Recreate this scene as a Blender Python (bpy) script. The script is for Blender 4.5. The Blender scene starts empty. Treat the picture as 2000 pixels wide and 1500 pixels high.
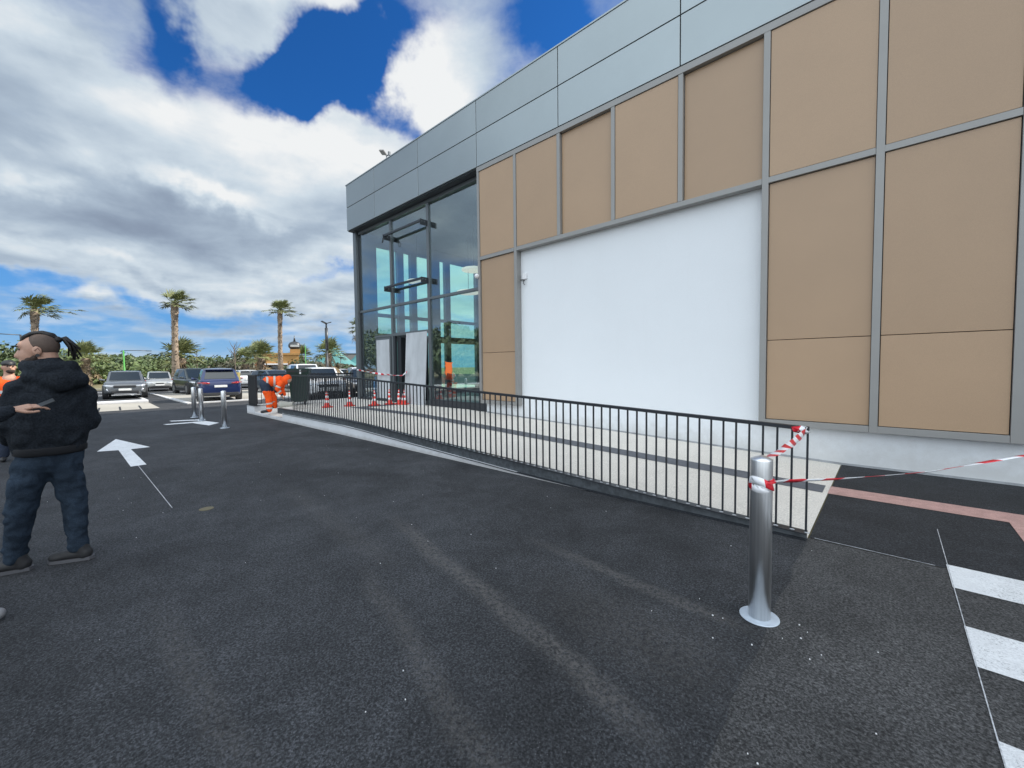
import bpy, bmesh, math, random
from mathutils import Vector, Matrix, Euler
R = math.radians
sc = bpy.context.scene
col = sc.collection
random.seed(7)

# ---------------------------------------------------------------- camera
# world: X runs along the facade, Y into the building, Z up, metres; the lens stands 1.57 m above the asphalt
F, PITCH, ROLL, YAW, HC = 800.0, -0.043141566, 0.011380887, 0.828571078, 1.57
def ray(px, py):
    x = (px - 1000) / F; y = (py - 750) / F
    c, s = math.cos(ROLL), math.sin(ROLL); x, y = c*x - s*y, s*x + c*y
    v = (x, 1.0, -y); cp, sp = math.cos(PITCH), math.sin(PITCH)
    v = (v[0], cp*v[1] - sp*v[2], sp*v[1] + cp*v[2])
    sy, cy = math.sin(YAW), math.cos(YAW)
    return Vector((v[0]*sy - v[1]*cy, v[0]*cy + v[1]*sy, v[2]))
def WD(px, py, dist):
    r = ray(px, py); h = math.hypot(r.x, r.y)
    return Vector((r.x/h*dist, r.y/h*dist, HC + r.z/h*dist))
def GP(px, py, z=0.0):
    r = ray(px, py); t = (z - HC)/r.z
    return Vector((r.x*t, r.y*t, z))
cam = bpy.data.cameras.new('camera'); co = bpy.data.objects.new('camera', cam); col.objects.link(co)
fw = ray(1000, 750); rt = (ray(1800, 750) - fw).normalized(); up = (fw - ray(1000, 1550)).normalized()
m = Matrix((rt, up, -fw.normalized())).transposed().to_4x4(); m.translation = (0, 0, HC)
co.matrix_world = m
cam.sensor_width = 36; cam.lens = 36*F/2000; cam.clip_start = 0.05; cam.clip_end = 3000
sc.camera = co

# ---------------------------------------------------------------- sun, sky
SUN_DIR = Vector((0.45, 0.893, 0)).normalized()          # towards the sun, horizontally: behind the building
SUN_EL = R(38)
sd = Vector((SUN_DIR.x*math.cos(SUN_EL), SUN_DIR.y*math.cos(SUN_EL), math.sin(SUN_EL)))
sl = bpy.data.lights.new('sun', 'SUN'); sl.energy = 5.0; sl.angle = R(0.53); sl.color = (1, 0.93, 0.82)
so = bpy.data.objects.new('sun', sl); col.objects.link(so)
so.rotation_euler = sd.to_track_quat('Z', 'Y').to_euler(); so.location = (0, 0, 40)

w = bpy.data.worlds.new('World'); sc.world = w; w.use_nodes = True
NT = w.node_tree; NT.nodes.clear()
class NB:
    def __init__(s, nt): s.nt = nt
    def n(s, t, **k):
        nd = s.nt.nodes.new(t)
        for a, b in k.items(): setattr(nd, a, b)
        return nd
    def put(s, sock, v):
        if hasattr(v, 'is_output'): s.nt.links.new(v, sock)
        else: sock.default_value = v
    def m(s, op, a, b=0.0, c=None, clamp=False):
        nd = s.n('ShaderNodeMath', operation=op); nd.use_clamp = clamp
        s.put(nd.inputs[0], a)
        if len(nd.inputs) > 1 and b is not None: s.put(nd.inputs[1], b)
        if c is not None: s.put(nd.inputs[2], c)
        return nd.outputs[0]
    def vm(s, op, a, b=None, scale=None):
        nd = s.n('ShaderNodeVectorMath', operation=op); s.put(nd.inputs[0], a)
        if b is not None: s.put(nd.inputs[1], b)
        if scale is not None: s.put(nd.inputs['Scale'], scale)
        return nd.outputs[0]
    def noise(s, vec, scale, detail=6, rough=.55, dist=0.0, col=False):
        nd = s.n('ShaderNodeTexNoise'); s.put(nd.inputs['Vector'], vec)
        nd.inputs['Scale'].default_value = scale; nd.inputs['Detail'].default_value = detail
        nd.inputs['Roughness'].default_value = rough; nd.inputs['Distortion'].default_value = dist
        return nd.outputs['Color'] if col else nd.outputs['Fac']
    def ss(s, v, lo, hi, a=0.0, b=1.0):
        nd = s.n('ShaderNodeMapRange', interpolation_type='SMOOTHSTEP'); s.put(nd.inputs[0], v)
        for i, q in enumerate((lo, hi, a, b)): s.put(nd.inputs[i+1], q)
        return nd.outputs[0]
    def mix(s, f, a, b, blend='MIX'):
        nd = s.n('ShaderNodeMix', data_type='RGBA', blend_type=blend)
        s.put(nd.inputs[0], f); s.put(nd.inputs[6], a); s.put(nd.inputs[7], b)
        return nd.outputs[2]
def rgb(r, g, b): return (r, g, b, 1)
B = NB(NT)
sky = B.n('ShaderNodeTexSky', sky_type='NISHITA'); sky.sun_disc = False
sky.sun_elevation = SUN_EL; sky.sun_rotation = math.atan2(SUN_DIR.x, SUN_DIR.y)
sky.air_density = 1.0; sky.dust_density = 0.4; sky.ozone_density = 2.0
tc = B.n('ShaderNodeTexCoord'); dv = tc.outputs['Generated']
sep = B.n('ShaderNodeSeparateXYZ'); NT.links.new(dv, sep.inputs[0]); X, Y, Z = sep.outputs
az = B.m('ARCTAN2', Y, B.m('MULTIPLY', X, -1.0)); el = B.m('ARCSINE', Z)
wn = B.noise(dv, 7.0, 5, .6, 0, True); ws = B.n('ShaderNodeSeparateColor'); NT.links.new(wn, ws.inputs[0])
wn2 = B.noise(dv, 2.4, 4, .55, 0, True); ws2 = B.n('ShaderNodeSeparateColor'); NT.links.new(wn2, ws2.inputs[0])
def warp(v, i):
    a = B.m('MULTIPLY', B.m('SUBTRACT', ws.outputs[i], .5), .20)
    b = B.m('MULTIPLY', B.m('SUBTRACT', ws2.outputs[i], .5), .30)
    return B.m('ADD', v, B.m('ADD', a, b))
azw = warp(az, 0); elw = B.m('ADD', el, B.m('MULTIPLY', B.m('SUBTRACT', warp(el, 1), el), .6))
def dirof(px, py):
    r = ray(px, py).normalized(); return math.atan2(r.y, -r.x), math.asin(r.z)
def blobs(lst, base):
    out = base
    for px, py, sx, sy, amt in lst:
        a0, e0 = dirof(px, py)
        a1, _ = dirof(px+sx, py); _, e1 = dirof(px, py-sy)
        sa = abs(a1-a0)+.01; se = abs(e1-e0)+.005
        u = B.m('DIVIDE', B.m('SUBTRACT', azw, a0), sa); v = B.m('DIVIDE', B.m('SUBTRACT', elw, e0), se)
        d = B.m('ADD', B.m('MULTIPLY', u, u), B.m('MULTIPLY', v, v))
        g = B.m('EXPONENT', B.m('MULTIPLY', d, -1.0))
        out = B.m('MULTIPLY_ADD', g, amt, out)
    return out
zz = B.m('ADD', B.m('MAXIMUM', Z, 0.0), .16)
pl = B.n('ShaderNodeCombineXYZ'); NT.links.new(B.m('DIVIDE', X, zz), pl.inputs[0]); NT.links.new(B.m('DIVIDE', Y, zz), pl.inputs[1])
NT.links.new(B.m('MULTIPLY', Z, 2.0), pl.inputs[2])
PL = pl.outputs[0]
fb = B.noise(PL, 1.15, 8, .53, .15)
COVER = [(690, 140, 95, 60, -.70), (625, 215, 70, 34, -.45), (790, 240, 50, 50, -.30), (325, 60, 40, 60, -.34), (765, 50, 50, 60, -.40), (640, 180, 80, 45, -.36),
         (1080, 30, 50, 60, -.30), (150, 585, 420, 22, -.20), (665, 530, 60, 22, -.5), (330, 655, 420, 20, -.16), (30, 545, 120, 16, -.3),
         (850, 190, 66, 80, .70), (940, 70, 60, 90, .16), (620, 20, 120, 50, .55), (470, 50, 90, 70, .50), (560, 110, 80, 40, .34),
         (330, 280, 320, 120, .34), (0, 40, 130, 60, .4), (150, 150, 170, 90, .18), (250, 130, 110, 50, -.22), (60, 110, 60, 30, -.15), (640, 330, 130, 60, .45), (740, 285, 50, 34, .40),
         (250, 430, 520, 90, .42), (560, 470, 180, 60, .45), (200, 520, 320, 26, .25), (500, 565, 260, 30, .25), (520, 640, 240, 24, .20), (230, 600, 60, 12, .35), (900, 500, 150, 120, .35), (1050, 480, 120, 110, .3), (640, 590, 80, 30, .2)]
D = blobs(COVER, B.m('ADD', fb, B.m('MULTIPLY', B.m('SUBTRACT', B.noise(PL, 2.9, 7, .58, .3), .5), .62)))
# bright cloud added behind the camera, out of view, to light the facade
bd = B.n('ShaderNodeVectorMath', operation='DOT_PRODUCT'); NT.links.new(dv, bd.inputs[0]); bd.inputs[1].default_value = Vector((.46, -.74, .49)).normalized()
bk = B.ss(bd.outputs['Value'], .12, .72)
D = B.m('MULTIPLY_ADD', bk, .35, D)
side = B.ss(Y, -.02, -.30)
D = B.m('MULTIPLY_ADD', side, .16, D)
cov = B.ss(D, .36, .78)
# clouds: body tone from a second, offset field, dark bases and bright tops where they are in this sky
off = B.vm('ADD', PL, (0.10, 0.22, 0.0))
fb2 = B.noise(off, 1.15, 7, .50, .15)
fine = B.noise(PL, 2.7, 7, .55, .4)
sh = B.m('ADD', B.m('MULTIPLY', B.m('SUBTRACT', fb2, fb), 1.2), B.m('MULTIPLY', B.m('SUBTRACT', fine, .5), .8))
TONE = [(900, 520, 160, 110, .30), (850, 185, 80, 95, .50), (610, 330, 130, 60, .30), (690, 290, 60, 40, .20), (250, 225, 220, 40, .14), (600, 20, 200, 40, .30), (0, 20, 120, 50, .26), (540, 240, 80, 40, .12),
        (380, 372, 120, 16, .30), (90, 380, 130, 14, .26), (640, 480, 70, 30, .25), (430, 390, 60, 16, .2), (250, 512, 180, 12, .20), (480, 575, 160, 10, .20), (220, 598, 60, 10, .3), (300, 210, 60, 14, .15),
        (100, 320, 220, 30, -.12), (430, 440, 260, 36, -.30), (110, 430, 180, 30, -.18), (580, 500, 130, 14, -.20), (180, 150, 160, 50, -.04), (120, 480, 240, 14, -.20), (430, 300, 110, 26, -.10), (300, 620, 440, 12, -.16), (350, 540, 300, 10, -.14), (520, 610, 160, 8, -.16)]
tone = blobs(TONE, B.m('ADD', sh, .66))
tone = B.m('ADD', tone, B.m('MULTIPLY', B.m('SUBTRACT', 1.0, cov), .20))
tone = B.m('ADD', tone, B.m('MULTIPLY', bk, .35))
tone = B.m('SUBTRACT', tone, B.m('MULTIPLY', side, .22))
cr = B.n('ShaderNodeValToRGB'); NT.links.new(tone, cr.inputs[0])
e = cr.color_ramp.elements
e[0].position = .0; e[0].color = rgb(.25, .31, .42)
e[1].position = 1.0; e[1].color = rgb(.97, .99, 1.0)
for p, c in ((.25, (.33, .41, .53)), (.5, (.46, .56, .68)), (.75, (.68, .78, .87))):
    q = e.new(p); q.color = rgb(*c)
CL = B.mix(1.0, cr.outputs[0], rgb(6.6, 6.6, 6.6), 'MULTIPLY')
CL = B.vm('SCALE', CL, scale=B.m('MULTIPLY_ADD', bk, 1.55, 1.0))  # added cloud behind the camera made brighter than the visible sky
BL = B.mix(1.0, sky.outputs[0], rgb(.13, .50, .98), 'MULTIPLY')
gm = B.n('ShaderNodeMix', data_type='RGBA'); 
NT.links.new(B.ss(Z, -.02, .42, 0.85, 0.0), gm.inputs[0]); NT.links.new(BL, gm.inputs[6]); gm.inputs[7].default_value = rgb(1.3, 3.0, 5.6)
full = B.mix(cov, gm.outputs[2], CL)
# haze at the horizon
full = B.mix(B.ss(Z, .0, .10, .45, .0), full, rgb(3.6, 4.9, 6.1))
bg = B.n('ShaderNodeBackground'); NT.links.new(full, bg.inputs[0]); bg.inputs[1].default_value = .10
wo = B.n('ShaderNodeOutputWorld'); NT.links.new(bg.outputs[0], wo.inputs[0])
w.cycles.sampling_method = 'MANUAL'; w.cycles.sample_map_resolution = 512

sc.view_settings.view_transform = 'Standard'; sc.view_settings.look = 'None'
sc.view_settings.exposure = 0.45; sc.view_settings.gamma = 1; sc.view_settings.use_curve_mapping = False
sc.cycles.max_bounces = 8; sc.cycles.transparent_max_bounces = 24

# ---------------------------------------------------------------- materials
MATS = {}
def mat(name, c, rough=.6, metal=0.0, var=0.0, vscale=3.0, bump=0.0, bscale=60.0, spec=.5, bdetail=3, coat=0.0, fvar=0.0, fscale=150.0, stretch=None):
    if name in MATS: return MATS[name]
    m = bpy.data.materials.new(name); m.use_nodes = True; nt = m.node_tree; b = NB(nt)
    p = nt.nodes['Principled BSDF']; p.inputs['Roughness'].default_value = rough; p.inputs['Metallic'].default_value = metal
    p.inputs['Specular IOR Level'].default_value = spec; p.inputs['Coat Weight'].default_value = coat; p.inputs['Coat Roughness'].default_value = .04
    t = b.n('ShaderNodeTexCoord').outputs['Object']
    if stretch: t = b.vm('MULTIPLY', t, stretch)
    out = rgb(*c)
    if var:
        f = b.ss(b.noise(t, vscale, 5, .6), .3, .7, 1-var, 1+var)
        out = b.vm('SCALE', out[:3], scale=f)
    if fvar:
        f = b.ss(b.noise(t, fscale, 2, .6), .3, .7, 1-fvar, 1+fvar)
        out = b.vm('SCALE', out if var else out[:3], scale=f)
    b.put(p.inputs['Base Color'], out)
    if bump:
        bn = b.n('ShaderNodeBump'); bn.inputs['Strength'].default_value = bump; bn.inputs['Distance'].default_value = .01
        nt.links.new(b.noise(t, bscale, bdetail, .6), bn.inputs['Height']); nt.links.new(bn.outputs[0], p.inputs['Normal'])
    MATS[name] = m; return m

def vary(m, amt):
    """each panel comes from its own batch: a slightly different tone per object"""
    nt = m.node_tree; b = NB(nt); p = nt.nodes['Principled BSDF']; o = b.n('ShaderNodeObjectInfo')
    old = p.inputs['Base Color'].links[0].from_socket if p.inputs['Base Color'].links else tuple(p.inputs['Base Color'].default_value)[:3]
    nt.links.new(b.vm('SCALE', old, scale=b.ss(o.outputs['Random'], 0, 1, 1-amt, 1+amt)), p.inputs['Base Color'])
def splash(m, h, c, amt):
    nt = m.node_tree; b = NB(nt); p = nt.nodes['Principled BSDF']; t = b.n('ShaderNodeTexCoord').outputs['Object']
    s3 = b.n('ShaderNodeSeparateXYZ'); nt.links.new(t, s3.inputs[0]); old = p.inputs['Base Color'].links[0].from_socket
    lo = b.m('ADD', s3.outputs[2], b.m('MULTIPLY', b.m('SUBTRACT', b.noise(t, 5, 5, .7), .5), h*1.2))
    st = b.m('MULTIPLY', b.ss(b.noise(b.vm('MULTIPLY', t, (3.2, 3.2, .12)), 3, 4, .6), .58, .76), .13)
    f = b.m('MULTIPLY', b.m('MAXIMUM', b.ss(lo, h, 0.0), b.m('MULTIPLY', st, .4)), amt)
    nt.links.new(b.mix(f, old, c), p.inputs['Base Color'])
def asphalt(name, base, patch=.18, light=None, streaks=()):
    m = bpy.data.materials.new(name); m.use_nodes = True; nt = m.node_tree; b = NB(nt); p = nt.nodes['Principled BSDF']
    t = b.n('ShaderNodeTexCoord').outputs['Object']
    f = b.ss(b.noise(t, .45, 6, .62, .8), .3, .7, 1-patch, 1+patch)
    f2 = b.ss(b.noise(t, 2.6, 5, .7, .5), .3, .72, 1-patch*.7, 1+patch*.8)
    g = b.ss(b.noise(t, 75, 4, .78), .36, .66, .38, 1.85)
    vo = b.n('ShaderNodeTexVoronoi'); nt.links.new(t, vo.inputs['Vector']); vo.inputs['Scale'].default_value = 105
    sepc = b.n('ShaderNodeSeparateColor'); nt.links.new(vo.outputs['Color'], sepc.inputs[0])
    sp = b.m('MULTIPLY', b.ss(sepc.outputs[0], .90, .99, 0, 1), b.ss(vo.outputs['Distance'], .30, .15, 0, 1))
    stone = b.ss(sepc.outputs[1], 0.0, 1.0, .62, 1.42)
    k = b.m('MULTIPLY', b.m('MULTIPLY', b.m('MULTIPLY', f, f2), g), stone)
    sx = b.n('ShaderNodeSeparateXYZ'); nt.links.new(t, sx.inputs[0])
    wob = b.m('MULTIPLY', b.m('SUBTRACT', b.noise(t, 1.6, 3, .6), .5), .22)
    st = None
    for x0, y0, x1, y1, wd, am in streaks:                   # scuffed wheel tracks on the ground
        yc = b.m('MULTIPLY_ADD', b.m('SUBTRACT', sx.outputs[0], x0), (y1-y0)/(x1-x0), y0)
        d = b.m('ABSOLUTE', b.m('ADD', b.m('SUBTRACT', sx.outputs[1], yc), wob))
        q = b.ss(d, wd, wd*.1, 0.0, am)
        q = b.m('MULTIPLY', q, b.m('MULTIPLY', b.ss(sx.outputs[0], x0-.7, x0+.4), b.ss(sx.outputs[0], x1+.3, x1-.2)))
        st = q if st is None else b.m('MAXIMUM', st, q)
    c = b.vm('SCALE', base, scale=k)
    if st is not None:
        st = b.m('MULTIPLY', st, b.ss(b.noise(t, 30, 5, .8), .40, .62, .05, 1.7))
        c = b.mix(b.m('MULTIPLY', st, 1.0, clamp=True), c, rgb(.135, .127, .120))
    c = b.mix(b.m('MULTIPLY', sp, .55), c, rgb(.28, .28, .29))
    b.put(p.inputs['Base Color'], c)
    p.inputs['Roughness'].default_value = .78; p.inputs['Specular IOR Level'].default_value = .30
    bn = b.n('ShaderNodeBump'); bn.inputs['Strength'].default_value = .9; bn.inputs['Distance'].default_value = .010
    h = b.m('ADD', b.noise(t, 75, 4, .78), b.m('MULTIPLY', b.noise(t, 14, 3, .6), .5))
    nt.links.new(h, bn.inputs['Height']); nt.links.new(bn.outputs[0], p.inputs['Normal'])
    return m

M = {}
M['asphalt'] = asphalt('asphalt', (.036, .0375, .041), .30, streaks=[
    (-3.4, 2.18, -.8, 1.66, .13, .44), (-2.0, 2.76, -.7, 2.66, .10, .40), (-2.7, 1.45, -1.0, 1.05, .11, .26), (-3.2, .37, -1.9, .41, .12, .20), (-1.5, 2.25, -.65, 2.2, .46, .20), (-5.5, 1.9, -3.0, 1.7, .2, .15)])
M['asphalt_old'] = asphalt('asphalt_old', (.058, .0575, .058), .24)
M['asphalt_new'] = asphalt('asphalt_new', (.024, .0255, .029), .24)
M['render'] = mat('white_render', (.74, .76, .78), .85, var=.015, vscale=.5, bump=.35, bscale=140, fvar=.03, fscale=220)
M['panel'] = mat('tan_cladding', (.37, .245, .149), .42, var=.025, vscale=.9, fvar=.10, fscale=260, bump=.12, bscale=300, spec=.6)
M['frame'] = mat('frame_grey', (.27, .265, .255), .45, .2, var=.03, vscale=2)
M['band'] = mat('band_grey', (.30, .335, .345), .30, .6, var=.03, vscale=.6)
M['joint'] = mat('joint_dark', (.012, .014, .017), .7)
M['alu'] = mat('anthracite_aluminium', (.035, .04, .047), .4, .3)
M['mull'] = mat('mullion_grey', (.13, .145, .155), .4, .4)
M['soffit'] = mat('soffit', (.035, .042, .05), .6)
M['room'] = mat('room_grey', (.16, .17, .19), .8, var=.1, vscale=.7)
M['roomfloor'] = mat('room_floor', (.22, .22, .22), .5)
M['terrace'] = mat('terrace_concrete', (.66, .615, .555), .85, var=.05, vscale=.8, fvar=.17, fscale=70, bump=.4, bscale=110)
M['kerbwhite'] = mat('kerb_render', (.60, .61, .63), .85, var=.05, vscale=1.4, bump=.2, bscale=60)
M['strip'] = mat('guide_strip', (.10, .105, .12), .75, var=.12, vscale=8, bump=.3, bscale=80)
M['pink'] = mat('pink_marking', (.44, .265, .235), .85, var=.12, vscale=9, fvar=.18, fscale=120, bump=.3, bscale=120)
M['paint'] = mat('white_marking', (.72, .73, .74), .7, var=.05, vscale=4, fvar=.08, fscale=110, bump=.35, bscale=100)
def worn_paint():
    m = M['paint']; nt = m.node_tree; b = NB(nt); p = nt.nodes['Principled BSDF']; t = b.n('ShaderNodeTexCoord').outputs['Object']
    old = p.inputs['Base Color'].links[0].from_socket
    f = b.m('MULTIPLY', b.ss(b.noise(t, 85, 4, .8), .50, .66), b.ss(b.noise(t, 3.5, 4, .7), .40, .62, .12, .8))
    nt.links.new(b.mix(f, old, rgb(.14, .14, .145)), p.inputs['Base Color'])
worn_paint()
M['chalk'] = mat('chalk', (.45, .46, .48), .9, fvar=.3, fscale=40)
M['rail'] = mat('rail_anthracite', (.022, .025, .031), .42, .2, spec=.5)
M['galv'] = mat('weathered_steel', (.10, .11, .12), .5, .5, var=.25, vscale=14)
M['steel'] = mat('brushed_steel', (.78, .78, .78), .36, 1.0, var=.10, vscale=5, stretch=(14, 14, .25), bump=.06, bscale=12)
M['plate'] = mat('protective_film', (.55, .62, .70), .4, .2, var=.1, vscale=14)
M['concrete'] = mat('pale_paving', (.34, .32, .28), .85, var=.1, vscale=.5, fvar=.1, fscale=30, bump=.2)
M['drygrass'] = mat('dry_grass', (.165, .145, .075), .95, var=.3, vscale=.12, fvar=.2, fscale=3)
M['black'] = mat('black_plastic', (.015, .015, .017), .5)
M['board'] = mat('grey_board', (.43, .45, .47), .7, var=.13, vscale=2.2, bump=.15, bscale=8, stretch=(1, 1, .4))
M['lampdisc'] = mat('lamp_disc', (.75, .72, .6), .5)
for k_, v_ in (('Emission Color', rgb(1, .93, .70)), ('Emission Strength', .42)): M['lampdisc'].node_tree.nodes['Principled BSDF'].inputs[k_].default_value = v_
M['red'] = mat('cone_red', (.62, .035, .02), .45)
M['white'] = mat('white_plastic', (.75, .75, .76), .4)
M['orangepaper'] = mat('orange_sheet', (.85, .17, .03), .6)
M['blue'] = mat('blue_plastic', (.02, .17, .42), .4)
M['bin'] = mat('green_plastic', (.008, .028, .022), .45, var=.15, vscale=5)
M['lampgrey'] = mat('lamp_grey', (.06, .065, .07), .4, .4)
M['green'] = mat('green_pole', (.07, .30, .05), .5)

vary(M['panel'], .045); vary(M['band'], .03); splash(M['render'], .55, rgb(.42, .40, .37), .5); splash(M['kerbwhite'], .10, rgb(.30, .28, .26), .55)
def glass(name, tint, ior=1.52, rough=0.0, extra=.0):
    m = bpy.data.materials.new(name); m.use_nodes = True; nt = m.node_tree; nt.nodes.clear(); b = NB(nt)
    fr = b.n('ShaderNodeFresnel'); gi = b.n('ShaderNodeNewGeometry'); nt.links.new(b.m('MULTIPLY_ADD', gi.outputs['Backfacing'], 1/ior-ior, ior), fr.inputs['IOR'])
    tr = b.n('ShaderNodeBsdfTransparent'); tr.inputs[0].default_value = rgb(*tint)
    gl = b.n('ShaderNodeBsdfGlossy'); gl.inputs['Roughness'].default_value = rough; gl.inputs[0].default_value = rgb(.92, .97, 1)
    mx = b.n('ShaderNodeMixShader'); nt.links.new(b.m('ADD', b.m('MULTIPLY', fr.outputs[0], 1.0), extra, clamp=True), mx.inputs[0])
    nt.links.new(tr.outputs[0], mx.inputs[1]); nt.links.new(gl.outputs[0], mx.inputs[2])
    o = b.n('ShaderNodeOutputMaterial'); nt.links.new(mx.outputs[0], o.inputs[0]); return m
M['glass'] = glass('facade_glass', (.92, .98, .965), 1.5, 0, .10)
M['glass_side'] = glass('side_glass', (.76, 1.0, .93), 1.4, 0, .0)
M['carglass'] = mat('car_glass', (.012, .018, .022), .05, 0, spec=1.0)

# ---------------------------------------------------------------- mesh helpers
def link(name, bm, m, parent=None, smooth=False, recalc=True):
    me = bpy.data.meshes.new(name)
    if recalc: bmesh.ops.recalc_face_normals(bm, faces=bm.faces)
    bm.to_mesh(me); bm.free()
    for k in (m if isinstance(m, (list, tuple)) else [m]): me.materials.append(k)
    if smooth:
        for p in me.polygons: p.use_smooth = True
    o = bpy.data.objects.new(name, me); col.objects.link(o)
    if parent is not None: o.parent = parent
    return o
def tag(o, label=None, cat=None, group=None, kind=None):
    if label: o['label'] = label
    if cat: o['category'] = cat
    if group: o['group'] = group
    if kind: o['kind'] = kind
    return o
def empty(name, loc=(0, 0, 0), rz=0.0, label=None, cat=None, group=None):
    o = bpy.data.objects.new(name, None); col.objects.link(o); o.empty_display_size = .2
    o.location = loc; o.rotation_euler = (0, 0, rz)
    return tag(o, label, cat, group)
def copy_tree(o, parent=None):
    c = o.copy(); col.objects.link(c)
    if parent is not None: c.parent = parent
    for ch in list(o.children): copy_tree(ch, c)
    return c
def box(bm, a, b, mi=0, mtx=None):
    vs = [bm.verts.new(Vector((x, y, z)) if mtx is None else mtx @ Vector((x, y, z))) for z in (a[2], b[2]) for y in (a[1], b[1]) for x in (a[0], b[0])]
    for f in ((0, 2, 3, 1), (4, 5, 7, 6), (0, 1, 5, 4), (2, 6, 7, 3), (0, 4, 6, 2), (1, 3, 7, 5)):
        q = bm.faces.new([vs[i] for i in f]); q.material_index = mi
def bevel(bm, r, seg=2):
    bmesh.ops.recalc_face_normals(bm, faces=bm.faces)
    ed = [e for e in bm.edges if len(e.link_faces) == 2 and e.calc_face_angle(0) > R(30)]
    bmesh.ops.bevel(bm, geom=ed, offset=r, segments=seg, affect='EDGES', profile=.6)
def tube(bm, pts, radii, seg=8, mi=0, caps=True, flat=None):
    pts = [Vector(p) for p in pts]; rings = []
    if not isinstance(radii, (list, tuple)): radii = [radii]*len(pts)
    prev = None
    for i, p in enumerate(pts):
        d = (pts[min(i+1, len(pts)-1)] - pts[max(i-1, 0)])
        if d.length < 1e-9: d = Vector((0, 0, 1))
        d.normalize()
        u = (prev - d*prev.dot(d)) if prev is not None else d.orthogonal()
        if prev is None and abs(d.z) < .95: u = Vector((0, 0, 1)) - d*d.z
        if u.length < 1e-6: u = d.orthogonal()
        u.normalize(); v = d.cross(u); prev = u
        ring = []
        for k in range(seg):
            a = 2*math.pi*k/seg
            off = (u*math.cos(a) + v*math.sin(a))*radii[i]
            if flat is not None:
                ax, kk = flat; off = off - ax*(off.dot(ax))*(1-kk)
            ring.append(bm.verts.new(p + off))
        rings.append(ring)
    for a, b in zip(rings, rings[1:]):
        for k in range(seg):
            f = bm.faces.new((a[k], a[(k+1) % seg], b[(k+1) % seg], b[k])); f.material_index = mi; f.smooth = True
    if caps:
        for r_ in (rings[0][::-1], rings[-1]):
            f = bm.faces.new(r_); f.material_index = mi
def prism(bm, poly, axis_fn, mi=0):
    """poly: 2-D points; axis_fn(p, t) -> 3-D, t 0/1"""
    a = [bm.verts.new(axis_fn(p, 0)) for p in poly]; b = [bm.verts.new(axis_fn(p, 1)) for p in poly]
    n = len(poly)
    f = bm.faces.new(a[::-1]); f.material_index = mi; f = bm.faces.new(b); f.material_index = mi
    for i in range(n):
        f = bm.faces.new((a[i], a[(i+1) % n], b[(i+1) % n], b[i])); f.material_index = mi
def quad(bm, pts, mi=0):
    f = bm.faces.new([bm.verts.new(Vector(p)) for p in pts]); f.material_index = mi; return f
def lathe(bm, prof, seg=20, mi=0, c=(0, 0, 0)):
    rings = []
    for r_, z in prof:
        rings.append([bm.verts.new((c[0]+r_*math.cos(2*math.pi*k/seg), c[1]+r_*math.sin(2*math.pi*k/seg), c[2]+z)) for k in range(seg)])
    for a, b in zip(rings, rings[1:]):
        for k in range(seg):
            f = bm.faces.new((a[k], a[(k+1) % seg], b[(k+1) % seg], b[k])); f.material_index = mi; f.smooth = True
    bm.faces.new(rings[0][::-1]).material_index = mi; bm.faces.new(rings[-1]).material_index = mi
def boxobj(name, a, b, m, parent=None, bev=0.0):
    bm = bmesh.new(); box(bm, a, b)
    if bev: bevel(bm, bev)
    return link(name, bm, m, parent)
def sheet(name, poly, z, m, kind='structure'):
    bm = bmesh.new(); bm.faces.new([bm.verts.new((p[0], p[1], z)) for p in poly])
    o = link(name, bm, m, recalc=False); 
    if kind: o['kind'] = kind
    return o
def capsule(bm, p1, r1, p2, r2, seg=14, flat=None, n=5):
    p1, p2 = Vector(p1), Vector(p2); d = (p2-p1); L = d.length
    d = d.normalized() if L > 1e-6 else Vector((0, 0, 1))
    pts, rad = [], []
    for i in range(n): a = math.pi/2*(i+.35)/n; pts.append(p1 - d*(r1*math.cos(a))); rad.append(r1*math.sin(a))
    pts.append(p1); rad.append(r1); pts.append(p2); rad.append(r2)
    for i in range(n): a = math.pi/2*(n-1-i+.35)/n; pts.append(p2 + d*(r2*math.cos(a))); rad.append(r2*math.sin(a))
    # straight frame so that no ring twists
    u = d.orthogonal().normalized()
    if abs(d.z) < .95: u = (Vector((0, 0, 1)) - d*d.z).normalized()
    v = d.cross(u); rings = []
    for p, r_ in zip(pts, rad):
        ring = []
        for k in range(seg):
            a = 2*math.pi*k/seg; off = (u*math.cos(a)+v*math.sin(a))*r_
            if flat is not None: off = off - flat[0]*(off.dot(flat[0]))*(1-flat[1])
            ring.append(bm.verts.new(p+off))
        rings.append(ring)
    for a, b in zip(rings, rings[1:]):
        for k in range(seg): bm.faces.new((a[k], a[(k+1) % seg], b[(k+1) % seg], b[k]))
    bm.faces.new(rings[0][::-1]); bm.faces.new(rings[-1])
def ellip(bm, c, r_, rot=None, sub=3):
    M_ = Matrix.Translation(Vector(c)) @ (rot.to_matrix().to_4x4() if rot is not None else Matrix()) @ Matrix.Diagonal((r_[0], r_[1], r_[2], 1))
    bmesh.ops.create_icosphere(bm, subdivisions=sub, radius=1, matrix=M_)
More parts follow.
